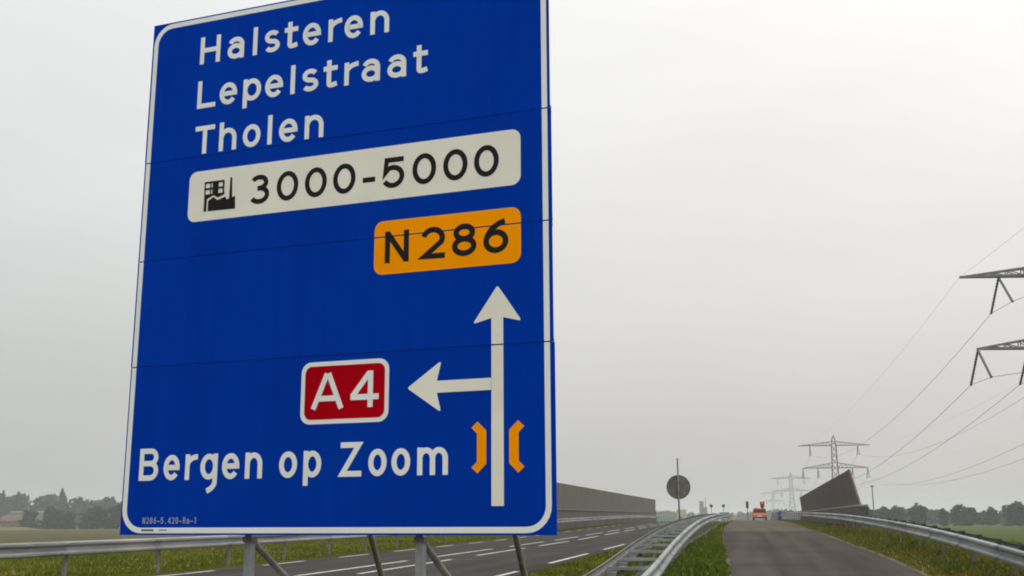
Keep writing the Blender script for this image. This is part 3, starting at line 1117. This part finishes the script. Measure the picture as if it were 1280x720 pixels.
# low glazed screens that carry on past the solid ones
for X, y0, y1, zf, hh, lab in ((XW, 203, 268, zm, 1.62, 'low greenish glass screen beyond the end of the left noise screen'),
                               (XR, 136, 196, zs, 1.10, 'low greenish glass screen beyond the right noise screen')):
    g = thing('glass_screen', lab, 'noise barrier', (X, y0, zf(y0)))
    og = tuple(g.location)
    for a in np.arange(y0, y1, 6.5):
        b = a + 6.4
        m = MB()
        for q in (a, b):
            m.v += [(X - .02, q, zf(q) - .1), (X + .02, q, zf(q) - .1), (X + .02, q, zf(q) + hh), (X - .02, q, zf(q) + hh)]
        m.f = [(0, 1, 2, 3), (7, 6, 5, 4), (0, 4, 5, 1), (1, 5, 6, 2), (2, 6, 7, 3), (3, 7, 4, 0)]
        m.build('pane', M['glass'], g, world=og)
        MB().box((X - .07, a - .06, zf(a) - .2), (X + .07, a + .02, zf(a) + hh + .05)).build('post', M['pole'], g, world=og)

# ------------------------------------------------------------------ round sign seen from behind
gz = ground_z(-2.78, 48)
rs = thing('round_sign', 'round grey back of a traffic sign on a tall pole beside the double guard rail', 'traffic sign', (-2.735, 48, gz))
zc = 1.37 + E - gz
MB().tube([(0, 0.06, -.2), (0, 0.06, 2.60 + E - gz)], .038, 12).build('pole', M['pole'], rs, smooth=True)
MB().disc((0.0, 0.115, zc), .50, .008, 40).build('disc', M['sign_back'], rs)
rim = MB()
rim.tube([(.50 * math.cos(a), .108, zc + .50 * math.sin(a)) for a in np.linspace(0, 2 * math.pi, 41)], .012, 6, cap=False)
rim.build('rim', M['dark'], rs, smooth=True)
for dz in (-.2, .2):
    MB().box((-.3, .098, zc + dz - .02), (.3, .11, zc + dz + .02)).box((-.05, .015, zc + dz - .025), (.05, .0975, zc + dz + .025)).build('bracket', M['sign_back'], rs)
MB().disc((.24, .104, zc - .24), .055, .008, 16).build('sticker', M['coping'], rs)

# ------------------------------------------------------------------ things on the crest
tz = zs(152)
tk = thing('works_van', 'small orange works van seen from behind on the crest of the slip road', 'van', (1.98, 152, tz))
tk.scale = (.92, .92, .90)
body = [(-1.0, .32), (1.0, .32), (1.02, .95), (.96, 1.05), (.86, 1.66), (.72, 1.74), (-.72, 1.74), (-.86, 1.66), (-.96, 1.05), (-1.02, .95)]
MB().prism(body, 0, 4.3).build('body', M['truck'], tk)
MB().prism([(-.84, 1.12), (.84, 1.12), (.76, 1.60), (-.76, 1.60)], -.012, -.002).build('rear_window', M['glass_dark'], tk)
MB().box((-.97, -.014, .80), (.97, -.002, .93)).build('stripe', M['stripe'], tk)
MB().box((-1.0, -.10, .30), (1.0, -.002, .46)).build('bumper', M['dark'], tk)
for s_ in (-1, 1):
    MB().box((s_ * .92 - .06, -.02, .56), (s_ * .92 + .06, -.003, .79)).build('tail_light', M['red_paint'], tk)
    MB().prism([(s_ * 1.005, 1.08), (s_ * 1.018, 1.08), (s_ * .90, 1.58), (s_ * .886, 1.58)], .4, 3.2).build('side_window', M['glass_dark'], tk)
    for yy in (.75, 3.4):
        w_ = MB().disc((s_ * .88, yy, .32), .32, .22, 20, axis=0).build('wheel', M['dark'], tk)
        MB().disc((s_ * .995, yy, .32), .17, .012, 14, axis=0).build('rim', M['galv'], w_)
    MB().box((s_ * .5 - .09, .6, 1.742), (s_ * .5 + .09, .9, 1.84)).build('beacon', M['dark'], tk)
MB().box((-.25, -.018, .58), (.25, -.003, .70)).build('number_plate', M['cream'], tk)


def signal(x, y, z_head, zg, label, lit):
    t = thing('traffic_signal', label, 'traffic light', (x, y, zg), group=None)
    h = z_head - zg
    MB().tube([(0, 0, -.1), (0, 0, h - .42)], .05, 10).build('pole', M['pole'], t)
    hd = MB().box((-.17, -.12, h - .44), (.17, .12, h + .44)).build('head', M['dark'], t)
    for k, (dz, mt) in enumerate(((.28, 'lamp_red' if lit else 'red_paint'), (0, 'glass_dark'), (-.28, 'glass_dark'))):
        MB().disc((0, -.128, h + dz), .105, .012, 16).build('lens', M[mt], hd)
        MB().tube([(.115 * math.cos(a), -.18, h + dz + .115 * math.sin(a)) for a in np.linspace(0, math.pi, 9)], .012, 5).build('hood', M['dark'], hd)
    if lit:
        MB().box((-.30, .122, h - .30), (.30, .135, h + .44)).build('backing_board', M['red_paint'], t)
    return t


signal(.40, 150, 1.88 + E, zs(150), 'dark traffic signal on a thin pole left of the orange van', False)
signal(2.46, 157, 1.93 + E, zs(157), 'red backed traffic signal rising over the roof of the orange van', True)

for px, py, zt, lab in ((-4.75, 166, 1.95 + E, 'left of two small round headed marker poles above the blue board'), (-3.02, 168, 1.97 + E, 'right of two small round headed marker poles above the blue board')):
    g0 = ground_z(px, py)
    t = thing('marker_pole', lab, 'sign post', (px, py, g0), group='small marker poles on the crest')
    MB().tube([(0, 0, -.1), (0, 0, zt - g0 + .2)], .035, 8).build('pole', M['pole'], t)
    MB().disc((0, -.05, zt - g0), .24, .02, 20).build('plate', M['sign_back'], t)
g0 = ground_z(-2.9, 172)
bb = thing('blue_board', 'small blue road board behind the far end of the double guard rail', 'road sign', (-2.98, 172, g0))
MB().prism([(a, b) for a, b in rrect(-.74, .26 + E - g0, .74, 1.06 + E - g0, .06)], -.02, .02).build('panel', M['blue_board'], bb)
flat_b = MB().box((-.68, -.026, .31 + E - g0), (.68, -.022, .35 + E - g0)).box((-.68, -.026, .97 + E - g0), (.68, -.022, 1.01 + E - g0)).build('border', M['coping'], bb)
for s_ in (-.5, .5):
    MB().tube([(s_, .05, -.1), (s_, .05, 1.0 + E - g0)], .03, 8).build('post', M['pole'], bb)
g0 = ground_z(4.35, 148)
bo = thing('bollard', 'small dark blue bollard right of the orange van on the crest', 'bollard', (4.42, 148, g0))
MB().tube([(0, 0, 0), (0, 0, .55), (0, 0, .62), (0, 0, .66)], [.17, .15, .12, .03], 14).build('body', M['blue_paint'], bo, smooth=True)
MB().disc((0, -.02, .82), .22, .05, 20).build('disc', M['blue_paint'], bo)
MB().box((-.24, -.24, -.03), (.24, .24, .05)).build('base', M['dark'], bo)

gz = ground_z(17.4, 160)
lp = thing('lamp_post', 'thin lamp post with a small head beyond the right noise screen', 'lamp post', (17.45, 160, gz))
hh = 4.35 + E - gz
MB().tube([(0, 0, -.2), (0, 0, hh * .5), (0, 0, hh)], [.10, .085, .07], 10).build('pole', M['pole'], lp, smooth=True)
MB().box((-.17, -.25, hh - .02), (.17, .25, hh + .16)).build('head', M['pole'], lp)
MB().box((-.13, -.2, hh - .05), (.13, .2, hh - .021)).build('diffuser', M['coping'], lp)


# ------------------------------------------------------------------ power line
def make_pylon(name, label, loc, rz):
    t = thing(name, label, 'pylon', loc, rz, 'pylons of the power line')
    H = 34.6
    half = lambda z: float(np.interp(z, [0, 10, 22, 31, 33.2, H], [2.9, 1.85, 1.02, .85, .55, .06]))
    m = MB()
    lv = [0, 4.6, 8.8, 12.4, 15.5, 18.4, 21.0, 23.4, 25.8, 28.2, 30.6, 32.8, H]
    cr = ((-1, -1), (1, -1), (1, 1), (-1, 1))
    for i in range(len(lv) - 1):
        a, b = half(lv[i]), half(lv[i + 1])
        for k, (sx, sy) in enumerate(cr):
            m.bar((sx * a, sy * a, lv[i]), (sx * b, sy * b, lv[i + 1]), .24)
            nx, ny = cr[(k + 1) % 4]
            if i < len(lv) - 2:
                m.bar((sx * a, sy * a, lv[i]), (nx * b, ny * b, lv[i + 1]), .13)
                m.bar((nx * a, ny * a, lv[i]), (sx * b, sy * b, lv[i + 1]), .13)
    m.build('mast', M['pylon'], t)
    for z, hw, rise, hang in ((30.75, 13.3, 1.5, (-8.9, 8.9)), (22.2, 12.1, 1.9, (-12.0, -6.4, 6.4, 12.0))):
        m = MB()
        for s_ in (-1, 1):
            b0, b1 = half(z), half(z + rise)
            tip = (s_ * hw, 0, z)
            for sy in (-1, 1):
                m.bar((s_ * b0, sy * b0, z), tip, .26)
                m.bar((s_ * b1, sy * b1, z + rise), tip, .20)
            n = 7
            for k in range(1, n):
                f = k / n
                g = (k - 1) / n
                x = s_ * (b0 + (hw - b0) * f)
                xp = s_ * (b0 + (hw - b0) * g)
                yb, yp = b0 * (1 - f), b0 * (1 - g)
                zt, zp = z + rise * (1 - f), z + rise * (1 - g)
                for sy in (-1, 1):
                    m.bar((x, sy * yb, z), (x, sy * yb * .8, zt), .10)
                    m.bar((xp, sy * yp, z), (x, sy * yb * .8, zt), .10)
                m.bar((x, -yb, z), (x, yb, z), .10)
        arm = m.build('crossarm', M['pylon'], t)
        for x in hang:
            m = MB()
            for sy in (-1, 1):
                pts, rr2 = [], []
                for k in range(25):
                    f = k / 24
                    pts.append((x, sy * 3.7 * f, z - .15 - 3.6 * f))
                    rr2.append(.10 if k % 2 else .17)
                m.tube(pts, rr2, 7)
            m.build('insulator', M['insul'], arm)
    return t


PY = [(39.3, 134.5, math.radians(6)), (34.9, 440, math.radians(1)), (32.6, 792, 0.0), (31.0, 1250, 0.0)]
labs = ['nearest pylon, only its two left crossarm ends with hanging insulators show at the right edge',
        'whole lattice pylon with two crossarms standing behind the right noise screen',
        'faint distant pylon left of the right noise screen', 'faintest farthest pylon, just left of the other distant one']
for (px, py, rz), lb in zip(PY, labs):
    make_pylon('pylon', lb, (px, py, FIELD), rz)

BACK = (46.0, -190.0)


def att(px, py, x, z, sgn, ins):
    """Attachment point of a wire on a pylon; sgn -1 near side, +1 far side."""
    rz = next((r for a, b, r in PY if (a, b) == (px, py)), 0.0)
    y = sgn * 3.7 if ins else 0.0
    return (px + x * math.cos(rz) - y * math.sin(rz), py + x * math.sin(rz) + y * math.cos(rz), FIELD + z - (3.75 if ins else 0.0))


def sagged(a, b, sag, n=26):
    return [tuple(Vector(a).lerp(Vector(b), t) - Vector((0, 0, 4 * sag * t * (1 - t)))) for t in [i / n for i in range(n + 1)]]


wires = [(-13.3, 30.75, False, 'upper wire on the outer left tip of the upper crossarms'), (13.3, 30.75, False, 'upper wire on the outer right tip of the upper crossarms'),
         (-8.9, 30.75, True, 'power cable under the left half of the upper crossarms'), (8.9, 30.75, True, 'power cable under the right half of the upper crossarms'),
         (-12.0, 22.2, True, 'power cable under the left tip of the lower crossarms'), (-6.4, 22.2, True, 'power cable under the left middle of the lower crossarms'),
         (6.4, 22.2, True, 'power cable under the right middle of the lower crossarms'), (12.0, 22.2, True, 'power cable under the right tip of the lower crossarms')]
for x, z, ins, lb in wires:
    path = []
    prev = (BACK[0], BACK[1])
    pts = [(BACK[0], BACK[1])] + [(a, b) for a, b, _ in PY]
    for i in range(len(pts) - 1):
        a, b = att(*pts[i], x, z, 1, ins), att(*pts[i + 1], x, z, -1, ins)
        L = abs(pts[i + 1][1] - pts[i][1])
        path += sagged(a, b, (7.5 if ins else 4.5) * (L / 310.0) ** 2 * .9)
    w_ = MB().tube(path, .028 if ins else .012, 5)
    w_.build('power_cable', M['wire'], None, world=path[0])
    tag(bpy.context.scene.objects[-1] if False else COL.objects[-1], lb, 'power cable', 'cables of the power line')


# ------------------------------------------------------------------ trees
def add_tone(me, cols):
    a = me.color_attributes.new('tone', 'FLOAT_COLOR', 'POINT')
    a.data.foreach_set('color', np.concatenate([cols, np.ones((len(cols), 1))], 1).astype(np.float32).ravel())


def leaf_cloud(name, lobes, n, size, base, seed):
    """Leaf-clump quads spread through several ellipsoids. lobes = (cx,cy,cz,rx,ry,rz)."""
    rs_ = np.random.RandomState(seed)
    vol = np.array([l[3] * l[4] * l[5] for l in lobes]) ** .8
    idx = rs_.choice(len(lobes), n, p=vol / vol.sum())
    L = np.array(lobes)[idx]
    d = rs_.normal(size=(n, 3))
    d /= np.linalg.norm(d, axis=1)[:, None]
    rad = rs_.uniform(.35, 1.08, n) ** .6
    c = L[:, :3] + d * L[:, 3:] * rad[:, None]
    a = rs_.normal(size=(n, 3))
    a /= np.linalg.norm(a, axis=1)[:, None]
    b = np.cross(a, rs_.normal(size=(n, 3)))
    b /= np.linalg.norm(b, axis=1)[:, None]
    s = size * rs_.uniform(.55, 1.35, n)[:, None]
    V = np.stack([c - a * s - b * s * .6, c + a * s * .9 - b * s * .7, c + a * s + b * s * .6, c - a * s * .8 + b * s * .8], 1).reshape(-1, 3)
    F = np.arange(4 * n).reshape(-1, 4)
    me = bpy.data.meshes.new(name)
    me.from_pydata(V.tolist(), [], F.tolist())
    lob = rs_.uniform(.75, 1.25, len(lobes))[idx]
    k = (lob * rs_.uniform(.6, 1.35, n))[:, None]
    hue = rs_.uniform(-.15, .15, (n, 1))
    col = np.array(base)[None, :] * k * np.concatenate([1 + hue, np.ones((n, 1)), 1 - hue], 1)
    add_tone(me, np.repeat(col, 4, 0))
    me.materials.append(M['leaf'])
    return me


def tree_meshes(seed, slim=1.0, base=(.032, .058, .032)):
    r = random.Random(seed)
    lobes = [(0, 0, 5.4, 1.9 * slim, 1.9 * slim, 3.8), (0, 0, 2.4, 2.4 * slim, 2.4 * slim, 2.0)]
    for k in range(22):
        a = r.uniform(0, 6.28)
        q = r.uniform(1.0, 3.2) * slim
        lobes.append((q * math.cos(a), q * math.sin(a), r.uniform(1.2, 8.6) - q * .5, r.uniform(.6, 1.5) * slim, r.uniform(.6, 1.5) * slim, r.uniform(.5, 1.4)))
    crown = leaf_cloud('crown', lobes, 3000, .30, base, seed)
    m = MB().tube([(0, 0, -.2), (.05, 0, 1.5), (.1, .05, 3.5), (.0, .1, 6.5)], [.30, .24, .18, .06], 8)
    for k in range(6):
        a = r.uniform(0, 6.28)
        z = r.uniform(2.2, 4.6)
        m.tube([(.05, .03, z), (math.cos(a) * .9 * slim, math.sin(a) * .9 * slim, z + .9), (math.cos(a) * 1.9 * slim, math.sin(a) * 1.9 * slim, z + 2.3)], [.11, .07, .03], 6)
    return crown, m.mesh('trunk', M['bark'], True)


KIND = [tree_meshes(101), tree_meshes(202), tree_meshes(303), tree_meshes(404, .55), tree_meshes(505, 1.25, (.032, .050, .024))]


def plant_tree(kind, x, y, h, wide, label, group, rz=0.0):
    t = thing('tree', label, 'tree', (x, y, FIELD), rz, group)
    s = h / 9.6
    t.scale = (s * wide, s * wide, s)
    piece(KIND[kind][1], 'trunk', t)
    piece(KIND[kind][0], 'crown', t)
    return t


right_trees = [(0, 42.5, 410, 7.4, 1.1, 'small round tree beside the slanting end of the right noise screen'),
               (1, 55, 470, 8.2, 1.25, 'first broad tree right of the lamp post in the right tree row'),
               (4, 61, 480, 8.6, 1.1, 'dark tree left of the tallest crown in the right tree row'),
               (2, 68, 470, 9.4, 1.2, 'tallest dark crown in the left half of the right tree row'),
               (3, 77, 465, 7.2, 1.3, 'slim lower tree in the gap after the tallest crown on the right'),
               (0, 86, 480, 9.0, 1.35, 'broad tree in the middle of the right tree row'),
               (1, 94, 500, 7.8, 1.3, 'low tree just right of the middle of the right tree row'),
               (2, 103, 505, 8.2, 1.3, 'hazy tree second from the right edge of the picture'),
               (4, 104.5, 465, 9.8, 1.2, 'dark tree standing at the right edge of the picture'),
               (0, 49, 500, 7.0, 1.3, 'hazy low tree between the lamp post and the noise screen end')]
for i, (k, x, y, h, wd_, lb) in enumerate(right_trees):
    plant_tree(k, x, y, h, wd_, lb, 'trees beyond the green field', i * 1.3)
left_trees = [(1, -317, 448, 9.2, 1.3, 'dark tree nearest the left edge in front of the houses'),
              (4, -309, 452, 10.4, 1.15, 'taller dark tree second from the left behind the guard rail'),
              (0, -298.5, 450, 8.3, 1.3, 'low bush like tree in the middle of the left group'),
              (2, -292, 455, 9.2, 1.2, 'tree just right of the low bush like one on the left'),
              (4, -283, 448, 10.4, 1.35, 'broad dark tree left of the blue sign'),
              (1, -275, 452, 11.6, 1.3, 'big dark tree half hidden by the lower left edge of the blue sign'),
              (3, -424, 630, 25, .55, 'tall slim poplar standing out of the far wood left of the blue sign'),
              (3, -466, 630, 24, .5, 'left of two small slim poplars rising from the far left wood'),
              (3, -455, 630, 23.5, .5, 'right of two small slim poplars rising from the far left wood')]
for i, (k, x, y, h, wd_, lb) in enumerate(left_trees):
    plant_tree(k, x, y, h, wd_, lb, 'trees across the land on the left', i * 1.7)


def wood(name, label, x0, x1, y, hfun, n, size, depth, base, seed):
    r = np.random.RandomState(seed)
    lobes = []
    x = x0
    while x < x1:
        h = hfun(x) * r.uniform(.86, 1.1)
        w_ = r.uniform(5, 9) * (abs(x1 - x0) / 300) ** .3
        yy = y + r.uniform(-depth, depth)
        lobes.append((x, yy, h * .36, w_, 5, h * .42))
        lobes.append((x + r.uniform(-3, 3), yy, h * .72, w_ * .8, 4, h * .27))
        x += w_ * r.uniform(.5, .8)
    me = leaf_cloud(name, lobes, n, size, base, seed)
    o = bpy.data.objects.new(name, me)
    COL.objects.link(o)
    o.location = (0, 0, FIELD)
    return tag(o, label, 'wood', kind='stuff')


wood('far_wood', 'long hazy wood on the left horizon', -640, -300, 660, lambda x: 19.0 + 1.6 * math.sin(x * .05) + 4.5 * max(0, min(1, (-470 - x) / 40)), 30000, 1.25, 10, (.032, .052, .040), 61)
wood('far_wood', 'hazy line of trees behind the green field on the right', 20, 260, 640, lambda x: 7.2 + 1.2 * math.sin(x * .09), 13000, .95, 12, (.036, .050, .034), 62)
wood('far_wood', 'faint low trees on the horizon beyond the crest', -240, 130, 1250, lambda x: 11 + 2 * math.sin(x * .05), 7000, 1.5, 20, (.046, .064, .040), 63)


# ------------------------------------------------------------------ far buildings
def house(name, label, x, y, w_, d, h, roof, mw, mr, rows=1, rz=0.0):
    t = thing(name, label, 'building', (x, y, FIELD), rz)
    wl = MB().box((-w_ / 2, 0, 0), (w_ / 2, d, h)).build('wall', mw, t)
    if roof > 0:
        MB().prism([(0, 0)], 0, 0) if False else None
        m = MB()
        m.v = [(-w_ / 2 - .4, -.4, h), (w_ / 2 + .4, -.4, h), (w_ / 2 + .4, d + .4, h), (-w_ / 2 - .4, d + .4, h), (-w_ / 2 - .4, d / 2, h + roof), (w_ / 2 + .4, d / 2, h + roof)]
        m.f = [(0, 1, 5, 4), (2, 3, 4, 5), (0, 4, 3), (1, 2, 5), (0, 3, 2, 1)]
        rf = m.build('roof', mr, t)
        MB().box((w_ * .2, d / 2 - .4, h + roof * .6), (w_ * .2 + .8, d / 2 + .4, h + roof + 1.1)).build('chimney', M['brick'], rf)
    else:
        MB().box((-w_ / 2 - .1, -.1, h), (w_ / 2 + .1, d + .1, h + .4)).build('roof', mr, t)
    n = max(1, int(w_ / 4))
    for r_ in range(rows):
        for k in range(n):
            cx = -w_ / 2 + w_ * (k + .5) / n
            z0 = .9 + r_ * 2.8
            wn = MB().box((cx - .7, -.05, z0), (cx + .7, -.004, z0 + 1.3)).build('window', M['coping'], t)
            MB().box((cx - .6, -.06, z0 + .1), (cx + .6, -.052, z0 + 1.2)).build('pane', M['glass_dark'], wn)
    return t


house('farmhouse', 'low red brick house with a reddish roof at the left edge of the picture', -330, 455, 15, 8, 3.6, 3.0, M['brick'], M['roof'])
house('farm_shed', 'long pale roofed shed just above the red house on the left', -361, 505, 15, 10, 8.2, 0, M['shed'], M['plaster'])
house('white_cottage', 'small pale cottage between the dark trees on the left', -303, 500, 8, 7, 4.2, 2.6, M['plaster'], M['roof'])
house('beige_building', 'small beige block just right of the round sign pole on the horizon', -38.6, 700, 5.6, 8, 8.7, 0, M['beige'], M['beige'], 2)
bt = house('tower_block', 'small grey stepped block on the horizon left of the crest', -33.5, 900, 3.2, 8, 17.0, 0, M['shed'], M['shed'], 4)
MB().box((1.61, 0, 0), (4.2, 8, 12.5)).build('annex', M['shed'], bt)
MB().tube([(3.2, 4, 12.5), (3.2, 4, 20.5)], [.28, .22], 8).build('chimney', M['brick'], bt)

# mustard coloured crop strip at the left edge
crop = MB()
r_ = np.random.RandomState(5)
nx, ny_ = 40, 10
for j in range(ny_ + 1):
    for i in range(nx + 1):
        x = -350 + 64 * i / nx
        y = 325 + 92 * j / ny_
        edge = i in (0, nx) or j in (0, ny_)
        crop.v.append((x, y, FIELD + (.02 if edge else .9 + r_.uniform(-.25, .3))))
for j in range(ny_):
    for i in range(nx):
        a = j * (nx + 1) + i
        crop.f.append((a, a + 1, a + nx + 2, a + nx + 1))
tag(crop.build('crop', M['crop']), 'mustard coloured strip of crop at the left edge of the picture', 'crop', kind='stuff')


# ------------------------------------------------------------------ grass
def vnoise(x, y, s):
    """Cheap value noise on numpy arrays."""
    X, Y = x * s, y * s
    xi, yi = np.floor(X).astype(int), np.floor(Y).astype(int)
    fx, fy = X - xi, Y - yi
    h = lambda a, b: ((np.sin(a * 127.1 + b * 311.7) * 43758.5453) % 1.0)
    fx, fy = fx * fx * (3 - 2 * fx), fy * fy * (3 - 2 * fy)
    return (h(xi, yi) * (1 - fx) + h(xi + 1, yi) * fx) * (1 - fy) + (h(xi, yi + 1) * (1 - fx) + h(xi + 1, yi + 1) * fx) * fy


def grass(name, label, xa, xb_, y0, y1, n, hmul, seed, pal):
    r = np.random.RandomState(seed)
    # denser near the camera
    t = r.uniform(0, 1, n) ** 1.5
    y = y0 + (y1 - y0) * t
    A = np.array([xa(q) for q in np.linspace(y0, y1, 60)])
    B = np.array([xb_(q) for q in np.linspace(y0, y1, 60)])
    yy = np.linspace(y0, y1, 60)
    xa_, xe = np.interp(y, yy, A), np.interp(y, yy, B)
    u = r.uniform(0, 1, n)
    x = xa_ + (xe - xa_) * u
    gx = np.linspace(0, 1, 9)
    Z = np.array([[ground_z(a + (b - a) * g, q) for g in gx] for a, b, q in zip(A, B, yy)])
    fi = np.clip((y - y0) / (y1 - y0) * 59, 0, 58.999)
    gi = np.clip(u * 8, 0, 7.999)
    i0, j0 = fi.astype(int), gi.astype(int)
    a, b = fi - i0, gi - j0
    z = (Z[i0, j0] * (1 - a) + Z[i0 + 1, j0] * a) * (1 - b) + (Z[i0, j0 + 1] * (1 - a) + Z[i0 + 1, j0 + 1] * a) * b
    nz = .6 * vnoise(x, y, 1.1) + .4 * vnoise(x + 7, y, 3.3)
    h = (.035 + .17 * np.clip(nz - .18, 0, 1) ** 1.3) * hmul * r.uniform(.6, 1.4, n)
    h *= np.clip(np.minimum(u, 1 - u) * 9, .35, 1)
    weed = (r.uniform(0, 1, n) < .004) & (vnoise(x + 31, y, .5) > .45)
    h = np.where(weed, h + r.uniform(.06, .20, n), h)
    h *= np.where(vnoise(x + 50, y + 20, .8) < .22, .35, 1.0)
    wd_ = r.uniform(.006, .013, n) * (1 + y / 45)
    an = r.uniform(0, 2 * np.pi, n)
    dx, dy = np.cos(an) * wd_, np.sin(an) * wd_
    lx, ly = r.normal(0, .35, n) * h, r.normal(0, .35, n) * h
    V = np.stack([np.stack([x - dx, y - dy, z - .01], 1), np.stack([x + dx, y + dy, z - .01], 1), np.stack([x + dx * .7 + lx * .4, y + dy * .7 + ly * .4, z + h * .6], 1),
                  np.stack([x + lx, y + ly, z + h], 1), np.stack([x - dx * .7 + lx * .4, y - dy * .7 + ly * .4, z + h * .6], 1)], 1).reshape(-1, 3)
    F = np.arange(5 * n).reshape(-1, 5)
    me = bpy.data.meshes.new(name)
    me.from_pydata(V.tolist(), [], F.tolist())
    m1 = np.clip((vnoise(x + 3, y + 9, .7) * .6 + vnoise(x, y, 2.6) * .4 - .30) * 2.2, 0, 1)[:, None]
    c = np.array(pal[0])[None] * (1 - m1) + np.array(pal[1])[None] * m1
    straw = ((r.uniform(0, 1, n) < pal[3] * (.3 + 1.6 * vnoise(x + 11, y + 5, .45))) | weed)[:, None]
    c = np.where(straw, np.array(pal[2])[None], c) * r.uniform(.65, 1.4, (n, 1))
    add_tone(me, np.repeat(c, 5, 0))
    me.materials.append(M['grass'])
    o = bpy.data.objects.new(name, me)
    COL.objects.link(o)
    tag(o, label, 'grass', kind='stuff')
    return o


G1 = ((.070, .108, .008), (.140, .145, .012), (.24, .20, .060), .08)
G2 = ((.068, .110, .008), (.115, .128, .011), (.20, .165, .045), .05)
G3 = ((.084, .114, .012), (.160, .140, .022), (.25, .195, .070), .10)
grass('grass', 'rough grass between the left guard rail and the main road', C(-30), C(ML + .05), 14, 110, 150000, 1.15, 1, G1)
grass('grass', 'grass strip between the double guard rail and the slip road', lambda y: xb(y) - .36, lambda y: xl(y) + .02, 5, 90, 105000, 1.45, 2, G2)
grass('grass', 'grass right of the slip road around the right guard rail', lambda y: xr(y) + .04, C(10.5), 6, 64, 185000, 1.35, 3, G3)
grass('grass', 'weedy grass between the main road and the double guard rail', C(MR - .04), C(-2.52), 3, 70, 56000, 1.15, 4, G1)


def flowers(name, label, xa, xb_, y0, y1, n, seed):
    r = np.random.RandomState(seed)
    m = MB()
    for k in range(n):
        y = y0 + (y1 - y0) * r.uniform() ** 1.6
        x = r.uniform(xa(y), xb_(y))
        z = ground_z(x, y) + r.uniform(.10, .22)
        s = r.uniform(.014, .028)
        m.poly([(x - s, y, z), (x, y - s, z - s * .3), (x + s, y, z), (x, y + s, z + s * .4)])
        m.poly([(x - s, y, z - s * .5), (x, y - .004, z - s), (x + s, y, z - s * .5), (x, y, z + s * .9)])
    o = m.build(name, M['flower'])
    return tag(o, label, 'flowers', kind='stuff')


flowers('yellow_flowers', 'scattered yellow flowers in the left grass strip', C(-26), C(ML - .1), 15, 70, 320, 21)
flowers('yellow_flowers', 'scattered yellow flowers right of the slip road', lambda y: xr(y) + .15, C(6.6), 17, 60, 60, 22)

# ------------------------------------------------------------------ hazy air
hz = MB().box((-6100, -500, FIELD - 1.0), (6100, 6100, FIELD + 40)).build('haze', M['ground'])
hm = bpy.data.materials.new('haze_air')
hm.use_nodes = True
ht = hm.node_tree
ht.nodes.clear()
pv = N(ht, 'ShaderNodeVolumePrincipled')
pv.inputs['Color'].default_value = (0.92, 0.95, 0.95, 1)
pv.inputs['Density'].default_value = 0.00038
pv.inputs['Anisotropy'].default_value = 0.0
ho = N(ht, 'ShaderNodeOutputMaterial')
ht.links.new(pv.outputs[0], ho.inputs['Volume'])
hz.data.materials.clear()
hz.data.materials.append(hm)
hz['kind'] = 'stuff'
tag(hz, 'thin grey haze lying over the land', 'haze')
